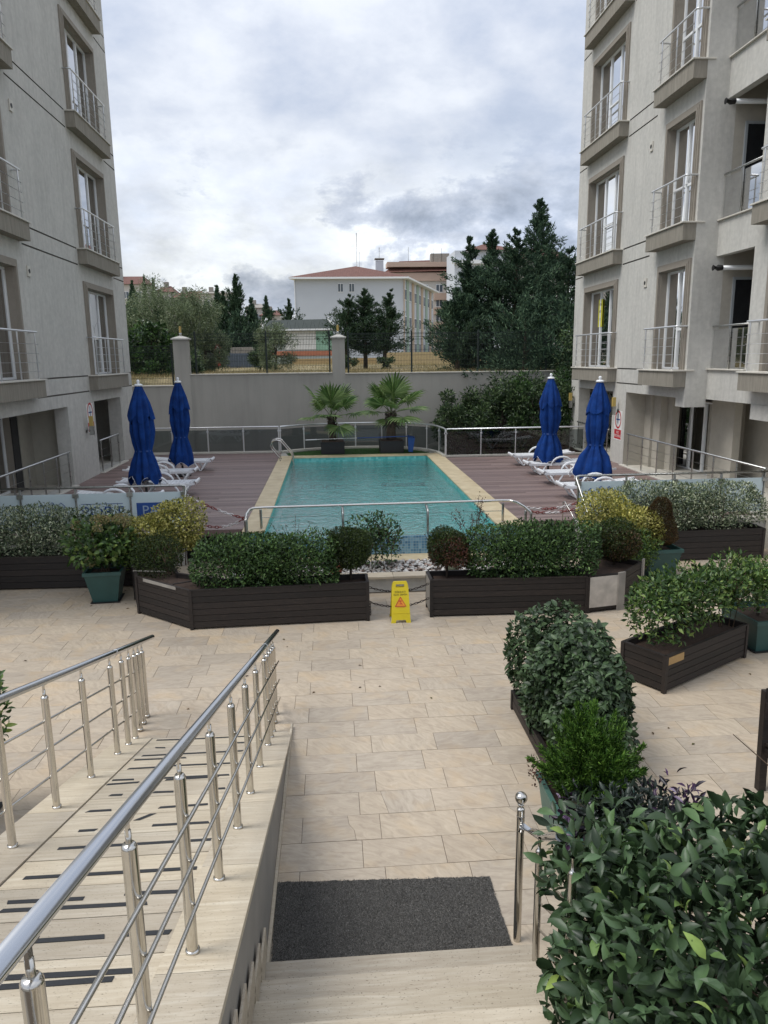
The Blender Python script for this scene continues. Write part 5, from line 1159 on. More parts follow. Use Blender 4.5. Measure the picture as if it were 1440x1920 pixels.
# hanging round-leaf hedge column (right of the steps)
def big_leaf_plant(name, label, cat, c, r, mats, n_obj, n_rest, seed, L, W, base_z, org=None, nst=9, droop=.0, p=2.6, shell=.35, lump=.1, lf=4., ucut=None, sagy=0.):
    """near plants: the leaves that show largest are single leaves sharing a few meshes"""
    rg = np.random.default_rng(seed); t = plant(name, label, cat, c[0], c[1], base_z)
    P_ = []
    for i in range(nst):
        bx, by = c[0]+rg.uniform(-.5, .5)*r[0], c[1]+rg.uniform(-.6, .6)*r[1]; e, _ = crown_pts(rg, 2, c, (r[0]*.92, r[1]*.92, r[2]*.92), p=p, shell=.1)
        for q in e: P_.append([(bx, by, base_z), ((bx+q[0])/2+rg.normal()*.05, (by+q[1])/2+rg.normal()*.05, (base_z*.4+q[2]*.6)), tuple(q)])
    stems(t, P_, .009)
    P, O = crown_pts(rg, n_rest+n_obj, c, r, p=p, shell=shell, lump=lump, lf=lf); m_ = len(P)
    D = O*.8+rg.normal(size=(m_, 3))*.65+np.array((0, 0, -droop+.1)); N = O+rg.normal(size=(m_, 3))*.4+np.array((0, 0, .6)); Ls = L*rg.uniform(.45, 1.3, m_); T_ = rg.normal(size=(m_, 3)); T_ -= O*(T_*O).sum(1)[:, None]; D = unit(T_)*.85+O*.75+rg.normal(size=(m_, 3))*.3+np.array((0, 0, -droop+.15)); N = O*.8+rg.normal(size=(m_, 3))*.5+np.array((0, 0, .55))
    view = np.array((0, 0, 4.0))-P; dist = np.linalg.norm(view, axis=1); facing = (O*view/dist[:, None]).sum(1)
    score = dist-2.*facing+(P[:, 2] < base_z)*5; score += 3*(np.linalg.norm((P-np.array(c))/np.array(r), axis=1) < .85)
    order = np.argsort(score); A = order[:n_obj]; B = order[n_obj:]
    k0 = len(B)//3
    for j, mt_ in enumerate(mats):
        idx = B[j::len(mats)]
        link('foliage', leafmesh('foliage', P[idx], D[idx], N[idx], Ls[idx], Ls[idx]*W/L, T_FINE if L > .06 else T_SIMPLE, ORG[t.name]), mt_, t)['kind'] = 'stuff'
    leafs = []
    for v in range(4):
        tv, tf = T_FINE; me = bpy.data.meshes.new('leaf'); k = 1+.12*(v-1.5); bend = -.10*v
        me.from_pydata([(x*W/L*k, y, z+bend*y*y*.6) for x, y, z in tv], [], tf); me.materials.append(mats[0] if v < 3 or len(mats) < 2 else mats[1]); leafs.append(me)
    for i in A:
        d = unit(D[i]); x = unit(np.cross(d, N[i])); n_ = np.cross(x, d); Mx = Matrix([[*(x*Ls[i])], [*(d*Ls[i])], [*(n_*Ls[i])]]).transposed().to_4x4()
        Mx.translation = Vector(P[i])-ORG[t.name]; o = bpy.data.objects.new('leaf', leafs[rg.integers(0, 4)]); COL.objects.link(o); o.parent = t; o.matrix_local = Mx; reg(o, (0, 0, 0))
    return t
# island-random does not vary between single-leaf objects, so near leaves get their own object-random material
def leafmat_obj(name, stops, rough, spec, trans):
    m = Mat(name); oi = m.n('ShaderNodeObjectInfo'); g = m.n('ShaderNodeNewGeometry'); ad = m.n('ShaderNodeMath', operation='ADD'); m.l(oi.outputs['Random'], ad.inputs[0]); m.l(g.outputs['Random Per Island'], ad.inputs[1])
    fr = m.n('ShaderNodeMath', operation='FRACT'); m.l(ad.outputs[0], fr.inputs[0]); c = m.ramp(fr.outputs[0], stops)
    nz = m.noise(m.pos(), 9, 3); c = m.mix(1., c, m.ramp(nz, [(.3, .8), (.7, 1.2)]), 'MULTIPLY'); m.base(c); m.setp(Roughness=rough, Specular_IOR_Level=spec)
    tr = m.n('ShaderNodeBsdfTranslucent'); m.l(c, tr.inputs['Color']); ms = m.n('ShaderNodeMixShader'); ms.inputs[0].default_value = trans
    m.l(m.b.outputs[0], ms.inputs[1]); m.l(tr.outputs[0], ms.inputs[2]); m.l(ms.outputs[0], m.o.inputs['Surface']); return m.m
LG2 = leafmat_obj('leaf_camellia', [(0, S('#22311f')), (.45, S('#36492f')), (.8, S('#4c6443')), (.95, S('#506a40')), (.975, S('#6e8848')), (1, S('#8a9f52'))], .42, .38, .12)
LM2 = leafmat_obj('leaf_round', [(0, S('#22301e')), (.5, S('#384b30')), (1, S('#566c48'))], .45, .38, .15)
big_leaf_plant('broadleaf_bush', 'large glossy dark green bush filling the lower right corner', 'bush', (2.68, 2.98, .80), (1.48, .95, .72), [LG2], 298, 13000, 51, .122, .055, .05, nst=16, p=3.4, shell=.45, lump=.09, lf=3.)
t = bpy.data.objects['broadleaf_bush']; rg = np.random.default_rng(52); P_ = []
leafy('foliage', rg, 800, (1.56, 3.66, 1.06), (.36, .34, .34), LG2, t, .115, .052, up=.2, tmpl=T_FINE, shell=.9, lump=.15)['kind'] = 'stuff'
for i in range(9):
    x = rg.uniform(1.5, 3.6); y = rg.uniform(2.9, 3.6); P_.append([(x, y, 1.5), (x+rg.normal()*.05, y+.1, 1.78), (x+rg.normal()*.12, y+.12, 1.95+rg.random()*.15)])
stems(t, P_, .005, name='bare_twig')
big_leaf_plant('trailing_hedge', 'dense dark hedge with drooping round leaves right of the steps', 'hedge', (2.42, 6.98, .66), (.48, 1.02, .60), [LM2], 295, 15000, 53, .082, .046, .3, nst=10, droop=.6, p=2.4, shell=.6, lump=.17, lf=4.5)
# thuja pot with purple trailing plants
t = thing('potted_thuja', 'bright green feathery thuja in a green plastic trough right of the steps', 'potted plant', (2.0, 5.45, 0)); 
mb = MB(); 
def trough(t, x0, x1, y0, y1, h, mat):
    k = .05; v = [(x0+k, y0+k, 0), (x1-k, y0+k, 0), (x1-k, y1-k, 0), (x0+k, y1-k, 0), (x0, y0, h-.05), (x1, y0, h-.05), (x1, y1, h-.05), (x0, y1, h-.05), (x0-.02, y0-.02, h-.05), (x1+.02, y0-.02, h-.05), (x1+.02, y1+.02, h-.05), (x0-.02, y1+.02, h-.05),
         (x0-.02, y0-.02, h), (x1+.02, y0-.02, h), (x1+.02, y1+.02, h), (x0-.02, y1+.02, h), (x0+.02, y0+.02, h), (x1-.02, y0+.02, h), (x1-.02, y1-.02, h), (x0+.02, y1-.02, h), (x0+.03, y0+.03, h-.08), (x1-.03, y0+.03, h-.08), (x1-.03, y1-.03, h-.08), (x0+.03, y1-.03, h-.08)]
    fs = [(3, 2, 1, 0)]+[(a+i, a+(i+1) % 4, a+4+(i+1) % 4, a+4+i) for a in (0, 4, 8, 12, 16) for i in range(4)]
    po = MB().add(v, fs).build('pot', mat, t); MB().quad((x0+.025, y0+.025, h-.075), (x1-.025, y0+.025, h-.075), (x1-.025, y1-.025, h-.075), (x0+.025, y1-.025, h-.075)).build('soil', SOIL, po)
trough(t, 1.72, 2.42, 4.78, 5.72, .46, plain('pale_green_plastic', S('#46675d'), .45))
rg = np.random.default_rng(61); br = []
for i in range(90):
    a = rg.uniform(0, 6.28); e = R(rg.uniform(25, 88)); L_ = rg.uniform(.50, .82)*(.62+.38*math.sin(e)); br.append((a, e, L_))
Pt = []; Dt = []
for a, e, L_ in br:
    d = np.array((math.cos(a)*math.cos(e)*.85, math.sin(a)*math.cos(e)*.85, math.sin(e))); n = 340
    u = rg.uniform(.2, 1, n)**.8; p = np.array((2.03, 5.42, .40))+d*L_*u[:, None]+rg.normal(size=(n, 3))*(.055*(1.1-u))[:, None]; Pt.append(p); Dt.append(d[None]*1.2+rg.normal(size=(n, 3))*.55)
P = np.vstack(Pt); D = np.vstack(Dt)
link('foliage', leafmesh('foliage', P, D, rg.normal(size=P.shape), rg.uniform(.03, .06, len(P)), .011, T_SIMPLE, ORG[t.name]), L_THUJA, t)['kind'] = 'stuff'
stems(t, [[(2.03, 5.42, .38), (2.03+math.cos(a)*math.cos(e)*L_*.6, 5.42+math.sin(a)*math.cos(e)*L_*.6, .40+math.sin(e)*L_*.6)] for a, e, L_ in br[:14]], .008)
t = plant('purple_plant', 'purple and silver trailing plant spilling over the front of the thuja trough', 'plant', 2.1, 4.95, .4)
rg = np.random.default_rng(62)
for c_, r_, n, L_ in (((2.15, 4.95, .50), (.42, .30, .24), 900, .085), ((2.62, 5.0, .52), (.22, .22, .24), 260, .08), ((1.78, 4.95, .50), (.14, .26, .14), 160, .075)):
    leafy('foliage', rg, n, c_, r_, L_PURPLE if L_ < .083 else L_DKGREY, t, L_, .028, tmpl=T_FINE, shell=.8)['kind'] = 'stuff'
leafy('foliage', rg, 420, (2.2, 4.92, .56), (.42, .26, .2), L_DKGREY, t, .08, .028, tmpl=T_FINE, shell=.4)['kind'] = 'stuff'
t = plant('burgundy_plant', 'small burgundy sprigs at the left rim of the thuja trough', 'plant', 1.68, 5.6, .4)
leafy('foliage', rg, 150, (1.70, 5.62, .52), (.10, .14, .12), L_REDBR, t, .035, .016, shell=.9)['kind'] = 'stuff'
# left edge pot
t = thing('potted_shrub', 'light green shrub in a black planter at the left picture edge beyond the ramp', 'potted plant', (-3.36, 6.2, 0)); square_pot(t, -3.40, 6.1, .52, .26, .32, 0, POTBLACK)
leafy('foliage', np.random.default_rng(63), 1500, (-3.24, 6.15, 1.0), (.30, .36, .42), L_LIGHT, t, .085, .032, tmpl=T_FINE, shell=.9, lump=.15)['kind'] = 'stuff'
stems(t, [[(-3.36+dx, 6.1+dy, .45), (-3.28+dx*2.5, 6.1+dy*2.5, 1.1)] for dx, dy in ((.05, 0), (-.06, .04), (0, -.08))], .01)
# things in the pebble bed
bush('evergreen_shrub', 'dark leafy shrub in the pebble bed in front of the pool', 'shrub', (.80, 13.3, .78), (.48, .38, .44), L_MID, 1500, 71, .075, .032, .18, 8, shell=.9, lump=.22, lf=4)
def twiggy(label, x, y, h, seed, mat, n=120):
    rg = np.random.default_rng(seed); t = plant('sparse_shrub', label, 'shrub', x, y, .17); P_ = []; tips = []
    for i in range(7):
        a = rg.uniform(0, 6.28); k = rg.uniform(.2, .5); q = [(x, y, .16), (x+k*.4*math.cos(a), y+k*.3*math.sin(a), .16+h*.5), (x+k*math.cos(a), y+k*.5*math.sin(a), .16+h*rg.uniform(.75, 1.1))]; P_.append(q)
        for u in np.linspace(.3, 1, 12): tips.append(np.array(q[1])*(1-u)+np.array(q[2])*u)
    stems(t, P_, .007); T_ = np.array(tips); idx = rg.integers(0, len(T_), n); P = T_[idx]+rg.normal(size=(n, 3))*.03
    link('foliage', leafmesh('foliage', P, rg.normal(size=(n, 3)), rg.normal(size=(n, 3)), .035, .02, T_SIMPLE, ORG[t.name]), mat, t)['kind'] = 'stuff'
twiggy('sparse twiggy shrub near the left end of the pool railing', -.75, 13.5, .95, 72, L_MID, 90)
twiggy('sparse reddish shrub near the right end of the pool railing', 2.6, 13.3, 1.25, 73, L_REDBR, 420)
twiggy('small bare dry shrub in the pebble bed beside the mosaic wall', 2.05, 13.5, .6, 74, L_BROWN, 60)
t = thing('clay_pot', 'small terracotta pot in the pebble bed behind the left planter', 'pot', (.02, 12.75, .17))
MB().lathe((.02, 12.75, .16), [(0, 0), (.09, 0), (.12, .2), (.135, .2), (.135, .25), (.11, .25), (.10, .18), (0, .18)], 18).build('pot_body', plain('terracotta', S('#8a4b33'), .8), t)
for i, (x, y, s_, lb_) in enumerate(((2.15, 12.95, .13, 'mossy round stone in the middle of the pebble bed'), (2.75, 13.2, .10, 'small brown stone at the right of the pebble bed'), (1.05, 13.45, .09, 'grey stone in the pebble bed beside the leafy shrub'))):
    rg = np.random.default_rng(80+i); n_ = 14; prof = [(s_*math.sin(math.pi*k/8), s_*.6*(1-math.cos(math.pi*k/8))-.01) for k in range(9)]
    mb = MB().lathe((x, y, .16), prof, n_); mb.v = [(a+rg.normal()*.006, b+rg.normal()*.006, c+rg.normal()*.005) for a, b, c in mb.v]; tag(mb.build('stone', plain('stone_%d' % i, (S('#5f6350'), S('#6e5444'), S('#77736c'))[i], .9, var=.3, scale=15), org=(x, y, .16)), lb_, 'stone')

# ================================================================ CHAINS
def chain(name, label, p, q, sag, link_l, r, mat_a, mat_b=None, group=None, block=5):
    t = thing(name, label, 'chain', p, group=group); p = Vector(p); q = Vector(q); L = (q-p).length; n = int(L*1.03/link_l)
    ma, mbb = MB(), MB()
    def at(u): return p.lerp(q, u)+Vector((0, 0, -4*sag*u*(1-u)))
    for i in range(n):
        a, b = at(i/n), at((i+1)/n); d = (b-a).normalized(); s = d.cross(Vector((0, 0, 1))).normalized(); u_ = s.cross(d); w = s if i % 2 else u_
        hl, hw = link_l*.66, link_l*.30; c = (a+b)/2; pts = []
        for k in range(10):
            al = 2*math.pi*k/10; pts.append(c+d*hl*math.cos(al)+w*hw*math.sin(al))
        tgt = mbb if (mat_b and (i//block) % 2) else ma
        # closed ring
        ring = pts+[pts[0]]; tgt.tube(ring, r, 5, False)
    ma.build('links', mat_a, t, kind='stuff')
    if mat_b: mbb.build('red_links', mat_b, t, kind='stuff')
DCH = plain('dark_chain', S('#2a211d'), .6, .4); PW = plain('chain_white', S('#c9c4c2'), .5); PR = plain('chain_red', S('#7a3b36'), .5)
chain('chain', 'upper dark iron chain between the two front planters, behind the yellow sign', (.52, 11.0, .52), (1.47, 11.05, .53), .10, .045, .006, DCH, group='dark chains between the planters')
chain('chain', 'lower dark iron chain between the two front planters, behind the yellow sign', (.52, 11.0, .28), (1.47, 11.05, .29), .11, .045, .006, DCH, group='dark chains between the planters')
chain('chain', 'short dark chain end hanging from the left front planter', (.53, 10.95, .30), (.54, 10.96, .08), .0, .045, .006, DCH)
chain('plastic_chain', 'upper red and white plastic chain closing the left deck', (-2.88, 14.60, 1.40), (-1.70, 14.2, .98), .05, .07, .010, PW, PR)
chain('plastic_chain', 'lower red and white plastic chain sagging across the left deck', (-2.88, 14.5, .98), (-1.70, 14.2, 1.00), .20, .07, .010, PW, PR)
chain('plastic_chain', 'upper red and white plastic chain closing the right deck', (3.86, 14.2, 1.05), (5.0, 14.55, 1.05), .07, .07, .010, PW, PR)
chain('plastic_chain', 'lower red and white plastic chain on the right deck railing', (3.88, 14.05, 1.0), (5.02, 14.4, .98), .06, .07, .010, PR, PW)
# stair handrail of the right deck
t = thing('side_handrail', 'thin steel handrail beside the right deck opening', 'railing', (4.75, 14.3, 0))
MB().tube([(4.72, 14.6, 1.05), (4.74, 14.55, 1.08), (4.80, 14.2, .85), (4.95, 13.9, .45)], .014, 8).build('handrail', STEEL, t); MB().tube([(4.72, 14.6, .67), (4.72, 14.6, 1.05)], .012, 8).build('post', STEEL, t); MB().tube([(4.95, 13.9, 0), (4.95, 13.9, .45)], .012, 8).build('post', STEEL, t)

# ================================================================ WET-FLOOR SIGN, MAT, BENCH
t = thing('floor_sign', 'yellow folding wet-floor warning sign standing between the two front planters', 'sign', (1.0, 10.85, 0)); t.rotation_euler = (0, 0, 0)
th = R(14); base_y = 10.76
def sp(u, v, off=0.):     # u across, v up along the leaning front board
    return (1.0+u, base_y+v*math.sin(th)+off*-math.cos(th), v*math.cos(th)+off*math.sin(th))
def board(sign, name):
    Hh = .64; T = .012
    def P(u, v, o): 
        x, y, z = sp(u, v, o); return (x, y, z) if sign > 0 else (x, 2*(base_y+Hh*math.sin(th))-y+.01, z)
    out = [(-.155, 0), (-.155, .0), (-.085, 0), (-.07, .045), (.07, .045), (.085, 0), (.155, 0), (.115, Hh-.02), (.10, Hh), (-.10, Hh), (-.115, Hh-.02)]
    hole = [(-.065, Hh-.09), (.065, Hh-.09), (.065, Hh-.045), (-.065, Hh-.045)]
    # build as strips so the hand slot is a real hole
    polys = [[(-.155, 0), (-.085, 0), (-.07, .045), (-.147, .045)], [(.085, 0), (.155, 0), (.147, .045), (.07, .045)], [(-.147, .045), (.147, .045), (.1285, Hh-.09), (-.1285, Hh-.09)],
             [(-.1285, Hh-.09), (-.065, Hh-.09), (-.065, Hh-.045), (-.12, Hh-.045)], [(.065, Hh-.09), (.1285, Hh-.09), (.12, Hh-.045), (.065, Hh-.045)], [(-.12, Hh-.045), (.12, Hh-.045), (.10, Hh), (-.10, Hh)]]
    mb = MB()
    for pl in polys:
        n = len(pl); vs = [P(u, v, T/2) for u, v in pl]+[P(u, v, -T/2) for u, v in pl]
        mb.add(vs, [tuple(range(n)), tuple(range(2*n-1, n-1, -1))]+[(i, n+i, n+(i+1) % n, (i+1) % n) for i in range(n)])
    mb.beam(P(-.14, .15, T/2+.001), P(.14, .15, T/2+.001), .006, .006)
    return mb.build(name, YELLOW, t)
fb = board(1, 'front_board'); board(-1, 'rear_board')
nrm_ = Vector((0, -math.cos(th), math.sin(th))); upv = Vector((0, math.sin(th), math.cos(th)))
for s_, v, sz in (('DİKKAT!', .475, .042), ('ISLAK ZEMİN', .435, .036)): place_text(s_, sz, Vector(sp(0, v, .0085)), (1, 0, 0), upv, BLACK, fb, 'print', 1.0)
place_text('CAUTION WET FLOOR', .012, Vector(sp(0, .235, .0085)), (1, 0, 0), upv, RED, fb, 'print')
mb = MB(); tri = [(-.083, .255), (.083, .255), (0, .40)]
for a, b in zip(tri, tri[1:]+tri[:1]): mb.beam(sp(*a, .0085), sp(*b, .0085), .009, .003, nrm_)
mb.build('warning_triangle', RED, fb)
MB().add([sp(-.072, .262, .0075), sp(.072, .262, .0075), sp(0, .388, .0075)], [(0, 1, 2)]).build('triangle_fill', ORANGE, fb)
mb = MB()
for a, b in (((-.012, .352), (-.005, .335)), ((-.005, .335), (.008, .305)), ((.008, .305), (.028, .282)), ((.008, .305), (-.012, .29)), ((-.004, .333), (-.03, .338)), ((-.004, .333), (.02, .345))): mb.beam(sp(*a, .0095), sp(*b, .0095), .008, .003, nrm_)
mb.build('slipping_figure', RED, fb)
# door mat
mt = Mat('coil_mat'); f_ = mt.noise(mt.pos(), 130, 3, .7); mt.base(mt.ramp(f_, [(.35, S('#3a3936')), (.6, S('#64625e')), (.8, S('#86837e'))])); mt.setp(Roughness=.85); mt.bump(f_, 1., .02)
dm = thing('door_mat', 'dark grey coil mat at the foot of the travertine steps', 'mat', (.33, 4.7, 0))
q_ = [(-.49, 4.185), (1.155, 4.20), (1.145, 5.02), (-.515, 5.10)]
vs = []; nxm, nym = 40, 24
for j in range(nym+1):
    for i in range(nxm+1):
        u, v = i/nxm, j/nym; a = Vector((*q_[0], 0)).lerp(Vector((*q_[1], 0)), u); b = Vector((*q_[3], 0)).lerp(Vector((*q_[2], 0)), u); p = a.lerp(b, v)
        e = .006 if i in (0, nxm) or j in (0, nym) else 0
        vs.append((p.x+rnd_.gauss(0, e*.7), p.y+rnd_.gauss(0, e*.8), .012))
MB().add(vs, [(j*(nxm+1)+i, j*(nxm+1)+i+1, (j+1)*(nxm+1)+i+1, (j+1)*(nxm+1)+i) for j in range(nym) for i in range(nxm)]).build('mat_base', mt.m, dm)
rg = np.random.default_rng(90); n = 60000; u = rg.random(n); v = rg.random(n); A_ = np.array(q_, float)
P2 = (A_[0]*(1-u)[:, None]+A_[1]*u[:, None])*(1-v)[:, None]+(A_[3]*(1-u)[:, None]+A_[2]*u[:, None])*v[:, None]; P = np.column_stack([P2+rg.normal(size=(n, 2))*.004, np.full(n, .010)])
cm_ = leafmat('mat_coils', [(0, S('#33322f')), (.6, S('#686561')), (1, S('#94918b'))], .6, .3, 0.)
link('coil_loops', leafmesh('coil_loops', P, rg.normal(size=(n, 3))+np.array((0, 0, .7)), rg.normal(size=(n, 3)), .013, .005, T_NEEDLE, ORG[dm.name]), cm_, dm)['kind'] = 'stuff'
rg = np.random.default_rng(95); n = 46; P = np.column_stack([rg.uniform(-5.5, 7, n), rg.uniform(8, 13, n), np.full(n, .004)])
P[:14] = np.column_stack([rg.normal(-3.3, .4, 14), rg.normal(12.2, .3, 14), np.full(14, .004)]); P[14:26] = np.column_stack([rg.normal(3.2, .5, 12), rg.normal(7.4, .6, 12), np.full(12, .004)])
o = link('fallen_leaves', leafmesh('fallen_leaves', P, rg.normal(size=(n, 3))*np.array((1, 1, .05)), np.array((0, 0, 1.))+rg.normal(size=(n, 3))*.25, rg.uniform(.03, .07, n), .025, T_SIMPLE), L_BROWN); tag(o, 'scattered dry fallen leaves on the terrace tiles', 'leaves', kind='stuff')
# dark wooden bench at the right edge
t = thing('wooden_bench', 'black-stained wooden bench whose end just enters the right picture edge', 'bench', (4.2, 5.7, 0))
for x in (3.94, 5.22):
    MB().beam((x, 5.52, 0), (x, 5.60, .46), .07, .06, (1, 0, 0)).build('leg', PLANK, t); MB().beam((x-.02, 5.98, 0), (x-.02, 6.02, .98), .07, .07, (1, 0, 0)).build('leg', PLANK, t)
    MB().beam((x, 5.5, .40), (x, 6.03, .40), .05, .06).build('side_rail', PLANK, t)
for i in range(4): MB().box(3.92, 5.36, 5.48+i*.125, 5.59+i*.125, .461, .486).build('seat_slat', PLANK, t)
for z in (.62, .78, .92): MB().box(3.89, 5.36, 5.965, 5.99, z, z+.10).build('back_slat', PLANK, t)

# ================================================================ TREES, SHRUBS BEYOND
def conifer(label, x, y, z0, h, r, seed, mat=L_CONIF, nb=None, per=60, L=.24, W=.05, prof=.75, tilt=0., up=.35, group='conifers in the field behind the pool', bare=.1, fluff=.22):
    rg = np.random.default_rng(seed); t = thing('conifer', label, 'tree', (x, y, z0), group=group); nb = nb or int(h*26)
    pts = [(x+tilt*u*u, y, z0-.1+h*u*.97) for u in (0, .3, .6, .85, 1)]
    MB().tube(pts, [h*.022+.03, h*.018+.02, h*.012+.01, .02, .008], 8).build('trunk', BARK, t)
    u = bare+(1-bare)*rg.random(nb)**1.1; az = rg.uniform(0, 6.28, nb); wob = 1+.30*np.sin(az*2+seed)+.22*np.sin(u*9+az*3+seed*1.7)
    ln = r*np.minimum(1, (1.03-u)/(1-bare))**prof*np.minimum(1, .5+(u-bare)*2.5)*(.45+.75*rg.random(nb)**.8)*wob
    el = up+.5*u+rg.normal(size=nb)*.16
    d = np.column_stack([np.cos(az)*np.cos(el), np.sin(az)*np.cos(el), np.sin(el)]); b = np.column_stack([x+tilt*u*u, np.full(nb, y), z0+h*u*.94])
    k = rg.uniform(.12, 1.0, (nb, per)); P = b[:, None]+d[:, None]*(ln[:, None]*k)[..., None]+np.array((0, 0, 1.))*(-.10*ln[:, None]*k*k+.05*ln[:, None]*k**4)[..., None]
    tp = (.30+.70*np.minimum(1, (1-u)*2.6))[:, None]*np.ones((nb, per)); P = P+rg.normal(size=P.shape)*tp[..., None]*np.minimum(.045+.10*ln[:, None]*(1.1-k), fluff)[..., None]; D = d[:, None]*.9+rg.normal(size=P.shape)*.5+np.array((0, 0, .25))
    P = P.reshape(-1, 3); D = D.reshape(-1, 3); Lr = L*rg.uniform(.6, 1.2, len(P))*(.35+.65*tp.reshape(-1))
    link('crown', leafmesh('crown', P, D, rg.normal(size=P.shape), Lr, Lr*W/L, T_SIMPLE, ORG[t.name]), mat, t)
    mb = MB()
    for i in range(0, nb, 5): mb.tube([tuple(b[i]), tuple(b[i]+d[i]*ln[i]*.8)], [.02, .006], 4, False)
    mb.build('branches', BARK, t, kind='stuff'); return t
gz = 3.36
# big dark conifers behind the right end of the wall
BIG = [(11.0, 39.5, 12.3, 2.3, 'tallest of the big dark conifers behind the right building corner'), (8.3, 38.5, 10.6, 1.5, 'big dark conifer left of the tallest one, with a forked top'), (9.2, 37.0, 10.3, 1.8, 'big dark conifer standing in front of the tallest one'),
       (7.1, 38.0, 10.2, 1.15, 'narrow dark conifer with an open pointed top at the left of the big group'), (11.8, 37.0, 9.4, 2.1, 'dark conifer beside the right building corner'), (6.2, 36.2, 7.4, 1.15, 'low spreading dark conifer at the left foot of the big group'),
       (8.3, 31.6, 6.6, 2.2, 'broad dark conifer whose boughs hang over the wall'), (10.9, 31.4, 6.8, 2.2, 'dark low-branched conifer just behind the wall beside the right building')]
for i, (x, y, zt, r, lb_) in enumerate(BIG):
    conifer(lb_, x, y, gz-.4-max(0, 34-y)*.3, zt-gz+.4+max(0, 34-y)*.3, r*1.95, 100+i, L_CONIF, per=110, nb=int((zt-gz)*21), L=.23, W=.055, prof=.95, up=.30, fluff=.15, group='big dark conifers on the right', bare=.22 if i == 5 else .02)
MED = [(1.29, 45, 7.9, 1.7, .25, 'left one of the conifers in front of the pale school wall'), (2.2, 45.6, 8.3, 1.6, 0, 'middle conifer in front of the pale school wall'), (3.75, 45, 8.2, 1.35, .45, 'leaning conifer at the right corner of the pale school')]
for i, (x, y, zt, r, tl, lb_) in enumerate(MED): conifer(lb_, x-tl, y, gz, zt-gz, r*1.2, 120+i, L_CONIF2, per=80, nb=int((zt-gz)*26), L=.20, W=.045, prof=1.0, up=.25, tilt=tl, bare=.2, fluff=.15)
LEFT = [(-8.25, 70, 11.8, 1.9, 'tallest conifer in the dark group left of the school'), (-9.75, 69, 10.8, 1.1, 'slim conifer with a pointed top in the dark group left of the school'), (-10.9, 70, 9.6, 1.0, 'leftmost conifer of the dark group left of the school'), (-9.1, 68, 10.2, 1.3, 'conifer squeezed into the middle of the dark group'),
        (-6.9, 70, 9.8, 1.2, 'shorter conifer on the right of the dark group'), (-7.3, 92, 11.8, 1.4, 'separate pointed conifer between the dark group and the school'), (-4.8, 95, 11.6, 2.0, 'rounded conifer just left of the school wall'), (-7.7, 66, 8.4, 1.5, 'low front conifer of the dark group'), (-10.0, 65, 7.6, 1.6, 'low front conifer at the left of the dark group'),
        (-20.9, 90, 14.0, .9, 'columnar cypress beside the left building corner'), (-19.9, 90, 13.8, .9, 'second columnar cypress from the left building'), (-22.3, 90, 13.5, 1.6, 'spreading cypress partly behind the left building'), (-18.9, 89, 12.3, 1.1, 'short cypress right of the two columnar ones'), (-17.0, 92, 12.1, .9, 'small dark cypress in front of the far red roofs'), (-21.4, 86, 11.0, 2.4, 'broad dark tree below the columnar cypresses')]
for i, (x, y, zt, r, lb_) in enumerate(LEFT): conifer(lb_, x, y, 3.5, zt-3.5, r*1.55, 140+i, L_CONIF if i % 3 else L_CONIF2, per=55, nb=int((zt-3.5)*18), L=.36, W=.10, prof=.9, up=.75, bare=.02, group='dark conifers and cypresses on the left')
def broad(name, label, x, y, z0, h, r, mat, seed, n=9000, L=.13, W=.05, clumps=26, droop=0., group=None, zc=.6):
    rg = np.random.default_rng(seed); t = thing(name, label, 'tree', (x, y, z0), group=group)
    cs, _ = crown_pts(rg, clumps, (x, y, z0+h*zc), (r, r, h*(1-zc)), shell=.6)
    MB().tube([(x, y, z0-.1), (x+.1, y, z0+h*.3), (x-.05, y, z0+h*.6)], [h*.03, h*.022, h*.01], 8).build('trunk', BARK, t)
    for i in range(8): MB().tube([(x+.05, y, z0+h*.3), tuple((np.array((x, y, z0+h*.4))+cs[i])/2), tuple(cs[i])], [.05, .03, .01], 5).build('limb', BARK, t)
    k = rg.integers(0, clumps, n); sz = (r*.34*rg.uniform(.7, 1.3, clumps))[k]
    P = cs[k]+unit(rg.normal(size=(n, 3)))*(sz*rg.random(n)**.45)[:, None]; D = (P-cs[k])+rg.normal(size=(n, 3))*.4*sz[:, None]+np.array((0, 0, .2-droop))*sz[:, None]
    link('crown', leafmesh('crown', P, D, rg.normal(size=(n, 3)), L*rg.uniform(.6, 1.3, n), W, T_SIMPLE, ORG[t.name]), mat, t); return t
broad('olive_tree', 'broad pale olive-green tree behind the left wall', -9.3, 45, gz, 4.7, 2.0, L_OLIVE, 201, 30000, .16, .035, 60, .4, zc=.50)
broad('olive_tree', 'second pale olive-green tree right beside the broad one', -7.5, 46, gz, 3.9, 1.3, L_OLIVE, 202, 14000, .16, .035, 34, .4, zc=.45)
broad('olive_tree', 'olive-green tree partly behind the left building', -11.3, 44, gz, 3.4, 1.5, L_OLIVE, 203, 14000, .16, .035, 34, .3, zc=.45)
broad('willow_bush', 'round wispy grey-green bush behind the wire fence', -3.1, 43.5, gz, 2.5, 1.05, L_OLIVE, 204, 7000, .16, .024, 34, .3, zc=.50)
broad('willow_bush', 'small green bush left of the round wispy one', -4.3, 47, gz, 1.6, .8, L_LAUREL, 205, 4000, .14, .05, 16, .2, zc=.5)
broad('fig_bush', 'bright-leaved bush low behind the left fence section', -8.0, 34.5, gz, 2.0, 1.05, L_MID, 206, 3800, .17, .11, 20, .1, zc=.45)
broad('fig_bush', 'second large-leaved bush beside the left building corner', -9.5, 35.0, gz, 2.1, 1.0, L_MID, 207, 3500, .17, .11, 20, .1, zc=.45)
